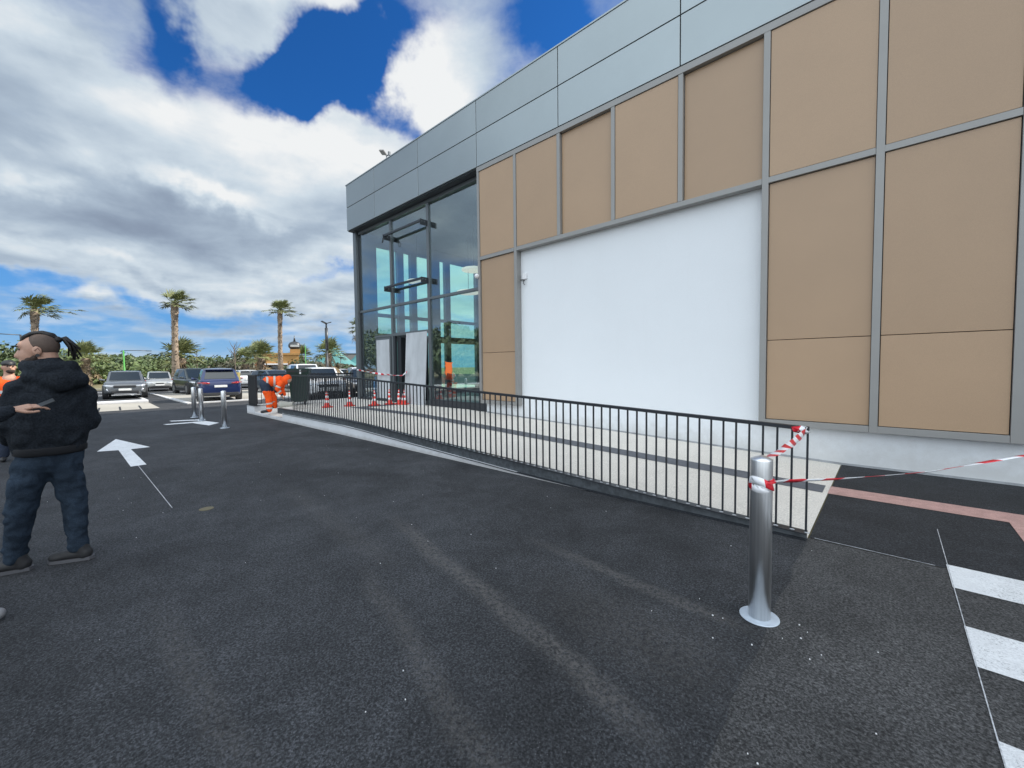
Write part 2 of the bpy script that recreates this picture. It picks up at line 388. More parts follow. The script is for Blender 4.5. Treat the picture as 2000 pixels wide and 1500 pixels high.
def blend(name, bm, m, parent, voxel, smooth=3, disp=0.0, dscale=.1):
    """closed primitives fused into one continuous skin"""
    o = link(name, bm, m, parent, smooth=True)
    r_ = o.modifiers.new('r', 'REMESH'); r_.mode = 'VOXEL'; r_.voxel_size = voxel; r_.use_smooth_shade = True
    s_ = o.modifiers.new('s', 'SMOOTH'); s_.factor = .6; s_.iterations = smooth
    if disp:
        t = bpy.data.textures.new(name+'_folds', 'CLOUDS'); t.noise_scale = dscale; t.noise_depth = 2
        d = o.modifiers.new('d', 'DISPLACE'); d.texture = t; d.strength = disp; d.mid_level = .5; d.texture_coords = 'LOCAL'
    return o
# ---------------------------------------------------------------- ground and markings
sheet('ground', [(-900, -900), (900, -900), (900, 900), (-900, 900)], -0.012, M['drygrass'])
random.seed(2)
seam = [(-.5+random.uniform(-.008, .008)+.01*math.sin(i*.9), -6+i*.12) for i in range(88)]; seam = [(-.5, -60)]+[q for q in seam if q[1] < 4.43]+[(-.5, 4.45)]
sheet('asphalt_road', [(-47, -60)]+seam+[(-.5, 60), (-75, 60), (-75, 7.6), (-47, 7.6)], 0.0, M['asphalt'])
sheet('asphalt_lane', [(60, -60), (60, 4.45)]+seam[::-1], 0.0, M['asphalt_old'])
sheet('asphalt_path', [(-.488, 4.456), (60, 4.456), (60, 8.3), (-.488, 8.3)], 0.001, M['asphalt_new'])
# guide strip turning the corner in pink
sheet('pink_guide_stripe', [(-.5, 6.12), (.90, 6.12), (.90, 4.70), (1.25, 4.70), (1.25, 6.50), (-.5, 6.50)], .006, M['pink'])
for i in range(7):
    y1 = 4.54 - i*1.0; y0 = y1-.44
    sheet('zebra_stripe', [(.365, y0), (3.6, y0), (3.6, y1), (.365, y1)], .005, M['paint'])
sheet('chalk_line', [(.353, -3.0), (.3585, -3.0), (.3755, 5.45), (.371, 5.45)], .006, M['chalk'])
sheet('chalk_line', [(-.45, 4.464), (.3, 4.452), (.3, 4.460), (-.45, 4.472)], .006, M['chalk'])
def dirarrow(pts): return [(p[0], p[1]) for p in pts]
ar = [(-13.03, .73), (-11.30, .36), (-11.16, .655), (-9.08, .665), (-9.08, .86), (-11.10, .83), (-11.10, 1.12)]
sheet('road_arrow', ar, .005, M['paint'])
bm = bmesh.new()
quad(bm, [(-9.08, .752, 0), (-5.97, .760, 0), (-5.97, .768, 0), (-9.08, .760, 0)])
o = link('chalk_line', bm, M['chalk']); o.location.z = .006; tag(o, kind='structure')
ar2 = [(-15.42, 1.90), (-15.10, 1.94), (-14.95, 2.45), (-14.05, 2.62), (-14.35, 3.02), (-15.35, 2.78), (-16.25, 2.92), (-16.35, 2.72), (-15.25, 2.48)]
sheet('road_arrow', [(-15.45, 1.86), (-15.22, 1.92), (-15.12, 2.48), (-14.06, 2.68), (-14.5, 3.02), (-15.3, 2.86), (-15.42, 2.60)], .005, M['paint'])
sheet('road_arrow', [(-16.36, 2.12), (-16.1, 2.14), (-15.9, 2.50), (-15.62, 2.84), (-15.98, 2.98), (-16.15, 2.60)], .005, M['paint'])
# paved pads, kerbs and bays of the car park, left of the building
sheet('parking_pavement', [(-27.0, -12), (-22.45, -12), (-22.35, 2.62), (-26.9, 2.72)], .004, M['concrete'])
bm = bmesh.new()
for i in range(22):
    y = 2.2 - i*.62
    quad(bm, [(-24.6, y, .009), (-22.45, y-.12, .009), (-22.45, y-.18, .009), (-24.6, y-.06, .009)])
tag(link('paving_joints', bm, M['joint']), kind='structure')
bm = bmesh.new(); box(bm, (-27.6, -12, -.05), (-27.0, 2.75, .12)); bevel(bm, .03); tag(link('kerb', bm, M['kerbwhite']), kind='structure')
sheet('parking_bay', [(-36.0, 4.0), (-24.0, 4.0), (-24.0, 24), (-36.0, 24)], .004, M['concrete'])
bm = bmesh.new(); box(bm, (-23.95, 4.1, -.05), (-23.7, 24, .06)); box(bm, (-36, 3.75, -.05), (-23.7, 3.95, .05)); tag(link('kerb', bm, M['kerbwhite']), kind='structure')
def stripes(lst, name='parking_line'):
    for a, b, wd in lst:
        a, b = Vector(a), Vector(b); d = (b-a).normalized(); n = Vector((-d.y, d.x))*wd/2
        sheet(name, [a-n, b-n, b+n, a+n], .007, M['paint'])
stripes([((-36.5, 3.4), (-36.5, -8), .3), ((-30, 2.9), (-37, 2.9), .14), ((-42, 4.6), (-42, -12), .4), ((-38.5, 12), (-38.5, 5), .14), ((-50.5, 12), (-50.5, -12), .5),
         ((-30, 8.4), (-24.1, 8.4), .12), ((-30, 5.7+.5), (-24.1, 5.7+.5), .12), ((-30, 11), (-24.1, 11), .12)])
# scattered pale chips of stone on the asphalt
random.seed(3); bm = bmesh.new()
for i in range(60):
    x = random.uniform(-9, 1.0); y = random.uniform(-.4, 4.2); s = random.uniform(.002, .0045) if random.random() < .9 else random.uniform(.005, .009)
    a = random.random()*6.28
    pts = [(x+math.cos(a+k*1.57)*s*random.uniform(.6, 1.3), y+math.sin(a+k*1.57)*s*random.uniform(.5, 1.1)) for k in range(4)]
    prism(bm, pts, lambda p, t: Vector((p[0], p[1], .001+t*.004)))
for i in range(16):
    a = random.random()*6.28; d = random.uniform(.12, .30); x = -.56+math.cos(a)*d*1.2; y = 2.72+math.sin(a)*d; s = random.uniform(.002, .005)
    pts = [(x+math.cos(a+k*1.57)*s*random.uniform(.6, 1.6), y+math.sin(a+k*1.57)*s) for k in range(4)]
    prism(bm, pts, lambda p, t: Vector((p[0], p[1], .001+t*.005)))
tag(link('stone_chips', bm, M['white']), 'pale chips of stone and paint scattered on the asphalt', 'debris', kind='stuff')
bm = bmesh.new(); lathe(bm, [(.07, 0), (.07, .003), (.065, .004)], 20); o = link('ground_marker', bm, mat('ochre', (.15, .13, .08), .8)); o.location = (-5.64, 1.02, .001)
tag(o, 'small round ochre disc set flat in the asphalt', 'marker')

# ---------------------------------------------------------------- raised terrace with its ramp
def zt(x): return .0355*min(max(-x-.5, 0), 8.7)
YR = 4.43
bm = bmesh.new()
xs = [-.5, -1.5, -3, -5, -7, -9.2, -11, -13.4]
def slab(bm, xs, y0, y1, top=lambda x: 0):
    for a, b in zip(xs, xs[1:]):
        p = [(a, y0, zt(a)+top(a)), (b, y0, zt(b)+top(b)), (b, y1, zt(b)+top(b)), (a, y1, zt(a)+top(a))]
        quad(bm, p)
slab(bm, xs, YR+.0, 8.03)
quad(bm, [(-13.4, 5.55, .309), (-16.1, 5.55, .309), (-16.1, 8.5, .309), (-13.4, 8.5, .309)])
quad(bm, [(-16.1, YR, .309), (-16.94, YR, .309), (-16.94, 9.6, .309), (-16.1, 9.6, .309)])
quad(bm, [(-13.4, 8.03, .309), (-8.3, 8.03, .278), (-8.3, 8.3, .278), (-13.4, 8.3, .309)])
quad(bm, [(-13.4, YR, .088), (-16.1, YR, .088), (-16.1, 5.55, .309), (-13.4, 5.55, .309)])      # dropped access ramp
tag(link('terrace_pavement', bm, M['terrace'], recalc=False), kind='structure')
bm = bmesh.new()
for a, b in zip(xs, xs[1:]):
    quad(bm, [(a, YR-.06, -.02), (b, YR-.06, -.02), (b, YR-.06, max(zt(b)-.085, -.02)), (a, YR-.06, max(zt(a)-.085, -.02))])
    quad(bm, [(a, YR-.06, max(zt(a)-.085, -.02)), (b, YR-.06, max(zt(b)-.085, -.02)), (b, YR, max(zt(b)-.085, -.02)), (a, YR, max(zt(a)-.085, -.02))])
quad(bm, [(-13.4, YR-.06, -.02), (-13.4, 5.55, -.02), (-13.4, 5.55, .30), (-13.4, YR-.06, .245)])
quad(bm, [(-16.1, YR-.06, -.02), (-16.1, 5.55, -.02), (-16.1, 5.55, .30), (-16.1, YR-.06, .29)])
quad(bm, [(-13.4, YR-.06, -.02), (-16.1, YR-.06, -.02), (-16.1, YR-.06, .085), (-13.4, YR-.06, .085)])
quad(bm, [(-13.4, YR-.06, .085), (-16.1, YR-.06, .085), (-16.1, YR, .085), (-13.4, YR, .085)])
quad(bm, [(-16.1, YR-.06, -.02), (-16.94, YR-.06, -.02), (-16.94, YR-.06, .29), (-16.1, YR-.06, .29)])
quad(bm, [(-16.1, YR-.06, .29), (-16.94, YR-.06, .29), (-16.94, YR, .30), (-16.1, YR, .30)])
quad(bm, [(-16.94, YR-.06, -.02), (-16.94, 9.6, -.02), (-16.94, 9.6, .305), (-16.94, YR-.06, .29)])
tag(link('terrace_retaining_wall', bm, M['kerbwhite'], recalc=False), 'low off-white retaining edge of the ramp and terrace', 'low wall')
bm = bmesh.new()
for a, b in zip([-.55, -3, -5, -7, -9.2, -12.3], [-3, -5, -7, -9.2, -12.3]):
    quad(bm, [(a, 6.12, zt(a)+.004), (b, 6.12, zt(b)+.004), (b, 6.50, zt(b)+.004), (a, 6.50, zt(a)+.004)])
quad(bm, [(-12.3, 6.12, .313), (-12.68, 6.12, .313), (-12.6, 8.1, .313), (-12.22, 8.1, .313)])
tag(link('guide_strip', bm, M['strip'], recalc=False), kind='structure')

# ---------------------------------------------------------------- the long railing
rail = empty('railing', (0, YR, 0), label='long anthracite metal railing along the front edge of the ramp', cat='railing')
def rtop(x): return 1.005 + (min(max(-x-.5, 0), 9.0))*.0425
def rbot(x): return zt(x)+.055
bm = bmesh.new()
xr = [-.50, -1, -2.5, -4, -5.5, -7, -8.5, -9.5, -11, -12.75]
def ribbon(bm, xs, y0, y1, lo, hi):
    prev = None
    for x in xs:
        r_ = [bm.verts.new((x, y, z)) for y, z in ((y0, lo(x)), (y1, lo(x)), (y1, hi(x)), (y0, hi(x)))]
        if prev:
            for k in range(4): bm.faces.new((prev[k], prev[(k+1) % 4], r_[(k+1) % 4], r_[k]))
        else: bm.faces.new(r_)
        prev = r_
    bm.faces.new(prev[::-1])
ribbon(bm, xr, -.024, .024, lambda x: rtop(x)-.034, rtop)
link('handrail', bm, M['rail'], rail)
bm = bmesh.new(); ribbon(bm, xr[:-1]+[-13.9], -.03, -.005, lambda x: max(zt(x)-.085, .004), lambda x: zt(x)+.055)
link('side_plate', bm, M['galv'], rail)
bm = bmesh.new(); ribbon(bm, xr[:-1]+[-13.9], -.075, .03, lambda x: zt(x)+.056-.0, lambda x: zt(x)+.064)
ribbon(bm, xr[:-1]+[-13.9], -.075, -.031, lambda x: max(zt(x)-.094, .002), lambda x: max(zt(x)-.086, .010))
link('base_angle', bm, M['rail'], rail)
bx = [-.51 - i*.1148 for i in range(107)]
big, rest = bx[:99], bx[99:]
def bal(bm, x): box(bm, (x-.008, -.008, rbot(x)), (x+.008, .008, rtop(x)-.03))
for x in big:
    bm = bmesh.new(); bal(bm, x); link('baluster', bm, M['rail'], rail)
bm = bmesh.new()
for x in rest: bal(bm, x)
o = link('baluster', bm, M['rail'], rail); o['kind'] = 'stuff'
bm = bmesh.new()
for i, x in enumerate(bx[:60]):
    if i % 1 == 0: 
        bmesh.ops.create_icosphere(bm, subdivisions=1, radius=.011, matrix=Matrix.Translation((x+random.uniform(-.02, .02), -.04, zt(x)+.066)) @ Matrix.Diagonal((2.2, 1, .5, 1)))
link('weld_bead', bm, mat('mortar', (.42, .43, .45), .8), rail)
# landing railing: short return on the front edge, then along the left side of the landing
r2 = empty('railing', (-16.86, YR, 0), label='anthracite railing turning the far corner of the landing beside the bending worker', cat='railing')
bm = bmesh.new(); box(bm, (-.02, -.024, 1.33), (.86, .024, 1.375)); box(bm, (-.03, .02, 1.33), (.02, 3.9, 1.375)); link('handrail', bm, M['rail'], r2)
bm = bmesh.new(); box(bm, (-.08, -.09, .303), (.88, .09, .325)); box(bm, (-.06, .0, .302), (.05, 3.9, .320)); link('base_plate', bm, M['rail'], r2)
for i in range(8):
    x = .02+i*.112; bm = bmesh.new(); box(bm, (x-.03, -.02, .325), (x+.02, .02, 1.33)); link('baluster', bm, M['rail'], r2)
for i in range(1, 30):
    y = i*.13; bm = bmesh.new(); box(bm, (-.008, y-.008, .32), (.008, y+.008, 1.33)); link('baluster', bm, M['rail'], r2)
r3 = empty('railing', (-16.86, 8.35, 0), label='far anthracite railing running behind the building corner', cat='railing')
bm = bmesh.new(); box(bm, (-7.0, -.02, 1.30), (-.1, .02, 1.345)); link('handrail', bm, M['rail'], r3)
for i in range(52):
    x = -.12-i*.13; bm = bmesh.new(); box(bm, (x-.008, -.008, 0), (x+.008, .008, 1.30)); link('baluster', bm, M['rail'], r3)

# ---------------------------------------------------------------- the building
bld = empty('commercial_building', (0, 7.85, 0), label='large commercial building with tan panels in grey frames, white wall and glazed entrance', cat='building')
def P(name, bm, m, smooth=False):
    for v in bm.verts: v.co.y -= 7.85
    return link(name, bm, M[m] if isinstance(m, str) else m, bld, smooth)
def PB(name, a, b, m, bev=0.0):
    bm = bmesh.new(); box(bm, a, b)
    if bev: bevel(bm, bev, 1)
    return P(name, bm, m)
YF, YW, YG = 7.85, 8.03, 8.18
S = .9764
VX = [v*S for v in (-8.60, -7.215, -5.825, -4.40, -2.985, -1.575, -.14)] + [1.205]
ZB, ZM, ZT = 7.035, 7.934, 8.80
# solid walls: front behind the cladding, back, right, roof; the left wall carries the tall windows
PB('wall', (-8.34, YW, -.02), (14, YW+.25, 8.6), 'render')
PB('rear_wall', (-16.0, 22, 0), (14, 22.3, 8.6), 'room')
PB('side_wall', (14, YW, 0), (14.3, 22.3, 8.6), 'render')
PB('roof', (-16.0, YF+.30, 8.3), (14.3, 22.3, 8.6), 'alu')
PB('ceiling', (-15.9, YG+.12, 7.04), (-8.0, 21.99, 7.14), 'room')
PB('inner_floor', (-15.95, YG+.0, .20), (-8.1, 21.9, .285), 'roomfloor')
PB('inner_wall', (-8.1, YW+.26, 0), (-7.85, 21.99, 7.1), 'room')
PB('inner_partition', (-15.7, 17.5, .29), (-8.11, 17.7, 7.03), 'room')
# fascia band: two rows of composite panels over a dark backing, coping on top
PB('fascia_backing', (-16.0, YF+.03, ZB+.01), (14, YF+.28, ZT-.02), 'joint')
JX = [-16.03] + [v*S for v in (-14.21, -11.42, -8.62, -5.81, -2.99, -.18, 2.63, 5.44, 8.25, 11.06)] + [14.0]
for a, b in zip(JX, JX[1:]):
    for z0, z1 in ((ZB, ZM-.010), (ZM+.010, ZT)):
        bm = bmesh.new(); box(bm, (a+.010, YF-.015, z0), (b-.010, YF+.025, z1)); bevel(bm, .004, 1); P('fascia_panel', bm, 'band')
for z0, z1 in ((ZB, ZM-.010), (ZM+.010, ZT)):
    for k in range(5):
        y0 = YF+.03+k*2.8
        PB('fascia_panel', (-16.045, y0+.008, z0), (-16.005, min(y0+2.79, 22.2), z1), 'band')
PB('coping', (-16.06, YF-.03, ZT+.002), (14.0, YF+.32, ZT+.035), 'band')
PB('soffit', (-16.0, YF+.03, ZB-.03), (-8.37, YG-.02, ZB+.008), 'soffit')
# grey frame grid
FW = .0425
def fr(name, x0, x1, z0, z1, y0=YF, y1=YW-.002): PB(name, (x0, y0, z0), (x1, y1, z1), 'frame', .003)
tz0, tz1 = 4.503, 4.596; bz0, bz1 = .548, .643; hz0, hz1 = 6.90, ZB-.008
for i, x in enumerate(VX):
    wdt = FW if i else .040
    if i in (0, 1): fr('frame_post', x-wdt, x+wdt, bz0, hz1)
    elif i in (5, 6): fr('frame_post', x-wdt-.004, x+wdt+.004, bz0, hz1)
    elif i == 7: fr('frame_post', 1.135, 1.36, bz0, hz1)
    else: fr('frame_post', x-FW, x+FW, tz1+.002, hz0-.002, YF+.003)
fr('frame_rail', VX[0]-.04, 1.36, hz0, hz1-.003, YF-.004)
for i in range(7):
    if i in (0, 5, 6): fr('frame_rail', VX[i]+.044, VX[i+1]-.049 if i < 6 else 1.133, tz0, tz1, YF+.002)
fr('frame_rail', VX[1]+.044, VX[5]-.049, tz0, tz1, YF+.002)
for i in (0, 5, 6):
    fr('frame_rail', VX[i]+.044, (VX[i+1]-.049) if i < 6 else 1.133, bz0, bz1, YF+.002)
# tan panels; some sit deeper in their frames than others
def pan(i, z0, z1, dep):
    a = VX[i]+(.052 if i < 5 else .056); b = (VX[i+1]-.052) if i < 6 else 1.125
    PB('cladding_panel', (a, YF+dep, z0), (b, YF+dep+.03, z1), 'panel', .002)
    PB('panel_backing', (a-.011, YF+dep+.032, z0-.008), (b+.011, YF+dep+.05, z1+.008), 'joint')
for i, dep in zip(range(7), (.018, .018, .085, .018, .085, .018, .018)): pan(i, tz1+.009, hz0-.009, dep)
for i, dep in ((0, .05), (5, .05), (6, .028)):
    pan(i, 1.956, tz0-.009, dep); pan(i, bz1+.009, 1.946, dep)
PB('frame_rail', (1.36, YF+.05, bz0), (14, YW-.002, hz1), 'frame')
# grey flashing where the ramp meets the wall
bm = bmesh.new(); prev = None
for x in (-8.3, -7, -5, -3, -1.5, -.5, 14): 
    z = zt(x); r_ = [bm.verts.new(q) for q in ((x, YW-.022, z-.03), (x, YW-.022, z+.026), (x, YW+.004, z+.030), (x, YW+.004, z-.03))]
    if prev:
        for k in range(4): bm.faces.new((prev[k], prev[(k+1) % 4], r_[(k+1) % 4], r_[k]))
    prev = r_
P('wall_flashing', bm, mat('flashing_grey', (.30, .31, .32), .7, var=.2, vscale=5))
# glazed entrance
def mb(name, x0, x1, z0, z1, y0=YG-.045, y1=YG+.09, m='mull'): PB(name, (x0, y0, z0), (x1, y1, z1), m, .003)
mb('corner_post', -16.02, -15.80, .30, ZB-.03, 8.06, YG+.12)
mb('mullion', -15.79, -15.72, .30, ZB-.20, YG-.01, YG+.06, 'alu')
m1, m2 = -13.38, -11.13
mb('mullion', m1-.055, m1+.055, .30, ZB-.15); mb('mullion', m2-.06, m2+.06, .30, ZB-.15)
mb('mullion', -8.50, -8.44, .30, ZB-.15, YG-.03, YG+.09, 'alu')
mb('head_rail', -15.72, -8.44, ZB-.14, ZB-.035)
for a, b in ((-15.72, m1-.06), (m1+.06, m2-.065), (m2+.065, -8.505)): mb('transom', a, b, 3.78, 3.86)
mb('transom', m1+.06, m2-.065, 2.72, 2.82); mb('transom', -14.62, m1-.06, 2.72, 2.80)
mb('sill', m2+.065, -8.40, .26, .52, YG-.09, YG+.10, 'alu'); mb('sill', -16.0, m1-.06, .302, .40, YG-.05, YG+.10, 'alu')
def gl(x0, x1, z0, z1): PB('glass_pane', (x0, YG+.0, z0), (x1, YG+.012, z1), 'glass')
gl(-15.72, m1-.056, 3.861, ZB-.141); gl(m1+.061, m2-.066, 3.861, ZB-.141); gl(m2+.066, -8.506, 3.861, ZB-.141)
gl(-15.72, -14.63, .401, 3.779); gl(-14.62, m1-.056, 2.801, 3.779); gl(m1+.061, m2-.066, 2.821, 3.779); gl(m2+.066, -8.506, .521, 3.779)
# doors: left leaf boarded and closed, right leaf covered with a leaning board, dark gap between
dl = PB('door', (-14.60, YG-.03, .30), (-13.52, YG+.03, 2.70), 'mull')
bm = bmesh.new(); box(bm, (-14.50, YG-.05-7.85, .42), (-13.60, YG-.032-7.85, 2.62)); o = link('door_board', bm, M['board'], dl)
PB('door_frame', (-13.32, YG-.03, .30), (-13.22, YG+.05, 2.715), 'alu')
bm = bmesh.new(); box(bm, (-13.20, YG+.06, .30), (-12.98, YG+1.25, 2.66)); P('open_door', bm, 'alu')
PB('door_frame', (-12.52, YG-.01, .30), (-12.44, YG+.05, 2.715), 'alu')
bm = bmesh.new(); box(bm, (-12.42, -.012, .30), (-11.22, .012, 2.76))
for v in bm.verts: v.co = Vector((v.co.x, YG-.20 + (v.co.z-.3)*.055+v.co.y, v.co.z)); 
P('hoarding_board', bm, 'board')
# left side wall with the tall windows seen through the glass
xl = -15.95
ops = [(8.95, 9.95), (10.25, 10.62), (10.92, 11.78), (12.22, 12.56), (12.85, 14.55), (15.2, 16.6)]
ys = [8.32] + [v for o_ in ops for v in o_] + [22.0]
for k in range(0, len(ys)-1, 2): PB('side_pier', (xl-.04, ys[k], .0), (xl+.16, ys[k+1], 7.03), 'room')
for a, b in ops:
    PB('side_lintel', (xl-.04, a, 6.62), (xl+.16, b, 7.03), 'room'); PB('side_transom', (xl-.0, a, 3.72), (xl+.12, b, 3.86), 'room')
    PB('side_transom', (xl-.0, a, 2.72), (xl+.12, b, 3.02), 'room'); PB('side_transom', (xl-.0, a, .0), (xl+.12, b, .5), 'room')
    PB('side_window_pane', (xl+.03, a, .5), (xl+.04, b, 6.62), 'glass_side')
# steel brackets through the glazing for a sign
for z in (6.24, 4.40):
    for x in (m1, m2):
        bm = bmesh.new(); box(bm, (x-.012, 7.86, z-.09), (x+.012, 8.44, z+.09)); P('sign_bracket', bm, 'alu')
        bm = bmesh.new()
        for y in (7.92, 8.02, 8.36):
            bmesh.ops.create_cone(bm, cap_ends=True, segments=10, radius1=.022, radius2=.022, depth=.05, matrix=Matrix.Translation((x, y, z+.02)) @ Matrix.Rotation(R(90), 4, 'Y'))
        P('sign_bracket_bolt', bm, 'mull')
    PB('sign_bar', (m1+.013, 7.88, z+.02), (m2-.013, 7.95, z+.085), 'alu'); PB('sign_bar', (m1+.013, 8.34, z+.0), (m2-.013, 8.42, z+.085), 'alu')
# wire loop left on the upper left bracket
bm = bmesh.new(); tube(bm, [(-13.4, 7.87, 6.2), (-13.43, 7.85, 6.05), (-13.36, 7.83, 6.02), (-13.30, 7.84, 6.12), (-13.37, 7.86, 6.22)], .012, 6); P('cable_loop', bm, 'black')

# pendant disc lamps, switched on, discs glowing faintly
lampd = None
for i, (x, y, z, lb) in enumerate(((-10.97, 10, 5.03, 'cream disc pendant lamp hanging highest behind the glass by the tan panels'), (-11.26, 10, 4.27, 'cream disc pendant lamp hanging just under the transom by the tan panels'), (-14.43, 10, 5.12, 'cream disc pendant lamp behind the middle pane'))):
    if lampd is None:
        lampd = empty('pendant_lamp', (x, y, z)); bm = bmesh.new(); lathe(bm, [(.40, -.04), (.42, -.03), (.42, .03), (.38, .05)], 28); link('lamp_disc', bm, M['lampdisc'], lampd, True)
        bm = bmesh.new(); tube(bm, [(0, 0, .05), (0, 0, 1.9)], .008, 6); link('cord', bm, M['black'], lampd); t = lampd
    else: t = copy_tree(lampd); t.location = (x, y, z)
    tag(t, lb, 'lamp', 'pendant lamps in the entrance hall')

# outdoor fittings
fl = empty('floodlight', (-13.25, 8.0, 8.83), R(0), 'small grey floodlight on a stalk on the roof edge', 'floodlight')
bm = bmesh.new(); tube(bm, [(0, 0, 0), (0, 0, .34), (-.05, -.04, .40)], .022, 8); link('stalk', bm, M['mull'], fl)
bm = bmesh.new(); box(bm, (-.20, -.13, -.035), (.20, .13, .035)); bevel(bm, .015)
o = link('lamp_head', bm, mat('flood_grey', (.30, .28, .26), .5, .3), fl); o.location = (-.12, -.12, .50); o.rotation_euler = (R(-35), R(20), 0); fl.scale = (.72, .72, .72)
bm = bmesh.new(); box(bm, (.0, -.02, .30), (.26, .02, .34)); box(bm, (.22, -.05, .26), (.30, .05, .44)); link('sensor', bm, M['mull'], fl)
wb = empty('wall_box', (-6.86, YW-.0, 3.80), 0, 'small white box with loose black cable ends high on the white wall', 'junction box')
bm = bmesh.new(); box(bm, (-.07, -.05, -.02), (.07, -.002, .13)); bevel(bm, .012); link('cover', bm, M['white'], wb)
bm = bmesh.new(); tube(bm, [(-.04, -.03, -.02), (-.10, -.08, -.03), (-.03, -.10, -.07), (.02, -.05, -.06)], .010, 6); tube(bm, [(.0, -.05, -.03), (.0, -.08, -.12), (.03, -.07, -.17)], .010, 6); link('cable_end', bm, M['black'], wb)
dm = bmesh.new(); bmesh.ops.create_icosphere(dm, subdivisions=2, radius=.07); o = link('dome_camera', dm, M['white'], smooth=True); o.location = (-8.45, YF-.03, 4.08)
tag(o, 'small white dome camera on the edge post between glass and tan panels', 'camera')
bm = bmesh.new(); random.seed(11)
pts = [(-10.36+.0, 1.36), (-10.30, 1.30), (-10.28, 1.38), (-10.05, 1.36), (-10.02, 1.44), (-10.04, 1.66), (-9.99, 1.72), (-10.10, 1.71), (-10.30, 1.73), (-10.37, 1.75), (-10.34, 1.66), (-10.38, 1.62), (-10.33, 1.55), (-10.36, 1.48)]
prism(bm, pts, lambda p, t: Vector((p[0], YG-.012+t*.008, p[1]))); tag(link('warning_sheet', bm, M['orangepaper']), 'torn orange sheet stuck on the entrance glass', 'sheet')
# blue drums and rack behind the left pane
rk = empty('drum_rack', (-15.25, 8.85, .29), 0, 'blue rack frame standing behind the left glass pane', 'rack')
bm = bmesh.new()
for x in (-.42, .42): tube(bm, [(x, 0, 0), (x, 0, 1.28)], .02, 8)
tube(bm, [(-.42, 0, 1.28), (.42, 0, 1.28)], .02, 8); tube(bm, [(-.42, 0, .9), (.42, 0, .9)], .015, 8); link('frame', bm, M['blue'], rk)
dr = None
for i, (x, lb) in enumerate(((-15.50, 'leftmost of the blue cylinders behind the left glass pane'), (-15.22, 'middle blue cylinder behind the left glass pane'), (-14.95, 'rightmost blue cylinder behind the left glass pane, next to the boarded door'))):
    bm = bmesh.new(); lathe(bm, [(.11, 0), (.12, .03), (.12, .72), (.10, .80), (.05, .84), (.05, .92)], 16)
    if dr is None: dr = link('blue_cylinder', bm, M['blue'], None, True); t = dr
    else: bm.free(); t = dr.copy(); col.objects.link(t)
    t.location = (x, 8.62, .29); tag(t, lb, 'cylinder', 'blue cylinders in the entrance')

# ---------------------------------------------------------------- steel bollards
def bollard(r_=.060, h=1.0):
    t = empty('steel_bollard')
    bm = bmesh.new(); lathe(bm, [(r_, 0), (r_, h-.02), (r_*.97, h-.012), (r_*.6, h), (.002, h+.012)], 40); link('post', bm, M['steel'], t, True)
    bm = bmesh.new(); lathe(bm, [(.108, .0), (.108, .005), (.104, .006)], 36); link('base_plate', bm, M['plate'], t)
    return t
b0 = bollard()
b0.location = (-.555, 2.85, .002); tag(b0, 'large brushed steel bollard in the foreground wrapped in red and white tape', 'bollard', 'steel bollards')
for p, lb in (((-16.9, 2.84), 'leftmost and farthest of the three steel bollards by the white arrow'), ((-15.6, 2.80), 'middle steel bollard of the three by the white arrow'), ((-13.13, 2.85), 'nearest steel bollard of the three beyond the white arrow, with pale base')):
    t = copy_tree(b0); t.location = (p[0], p[1], .002); tag(t, lb, 'bollard', 'steel bollards')

# ---------------------------------------------------------------- barrier tape
MT = [mat('tape_white', (.80, .80, .82), .35), mat('tape_red', (.62, .015, .03), .35)]
def tape(name, pts, wd, step, label, twist=0.0, group='red and white barrier tapes', tw0=0.0, sag=0.0, wf=None):
    """ribbon through pts, striped red/white, slanting stripes, real thickness by solidify"""
    pts = [Vector(p) for p in pts]; L = [0]
    for a, b in zip(pts, pts[1:]): L.append(L[-1]+(b-a).length)
    tot = L[-1]; n = max(8, int(tot/(step/4))); bm = bmesh.new(); prev = None; cum = 0
    def at(s):
        for i in range(len(pts)-1):
            if s <= L[i+1] or i == len(pts)-2:
                k = (s-L[i])/max(L[i+1]-L[i], 1e-6); return pts[i].lerp(pts[i+1], k), (pts[i+1]-pts[i]).normalized()
    for i in range(n+1):
        s = tot*i/n; p, d = at(s); k = s/tot
        p = p + Vector((0, 0, -sag*4*k*(1-k)))
        a = tw0 + twist*k + .25*math.sin(s*9)
        side = d.cross(Vector((0, 0, 1)))
        side = side.normalized() if side.length > 1e-4 else Vector((1, 0, 0))
        upv = side.cross(d).normalized(); ww = wd*(wf(s) if wf else 1); q = (upv*math.cos(a) + side*math.sin(a))*ww/2
        sl = d*wd*.35
        r_ = (bm.verts.new(p-q-sl), bm.verts.new(p+q+sl))
        if prev:
            f = bm.faces.new((prev[0], r_[0], r_[1], prev[1])); f.material_index = int(s/step) % 2; f.smooth = True
        prev = r_
    o = link(name, bm, MT, recalc=False); sm = o.modifiers.new('t', 'SOLIDIFY'); sm.thickness = .0012
    return tag(o, label, 'barrier tape', group)
cx, cy = -.555, 2.85
wrap = []
for k in range(34):
    a = R(-60) + k*R(22); wrap.append((cx+.064*math.cos(a), cy+.064*math.sin(a), .855+.022*math.sin(k*.55)-.0006*k))
tape('barrier_tape', wrap[::-1] + [(-.44, 2.93, .855), (-.2, 3.16, .862), (.2, 3.50, .905), (.61, 3.86, 1.0), (1.3, 4.45, 1.14)], .042, .115, 'red and white tape wrapped round the foreground bollard and stretched off to the right', twist=2.2, sag=0, wf=lambda s: 1 if s < 1.0 else (.75 if s < 1.12 else .56+.12*math.sin(s*4)))
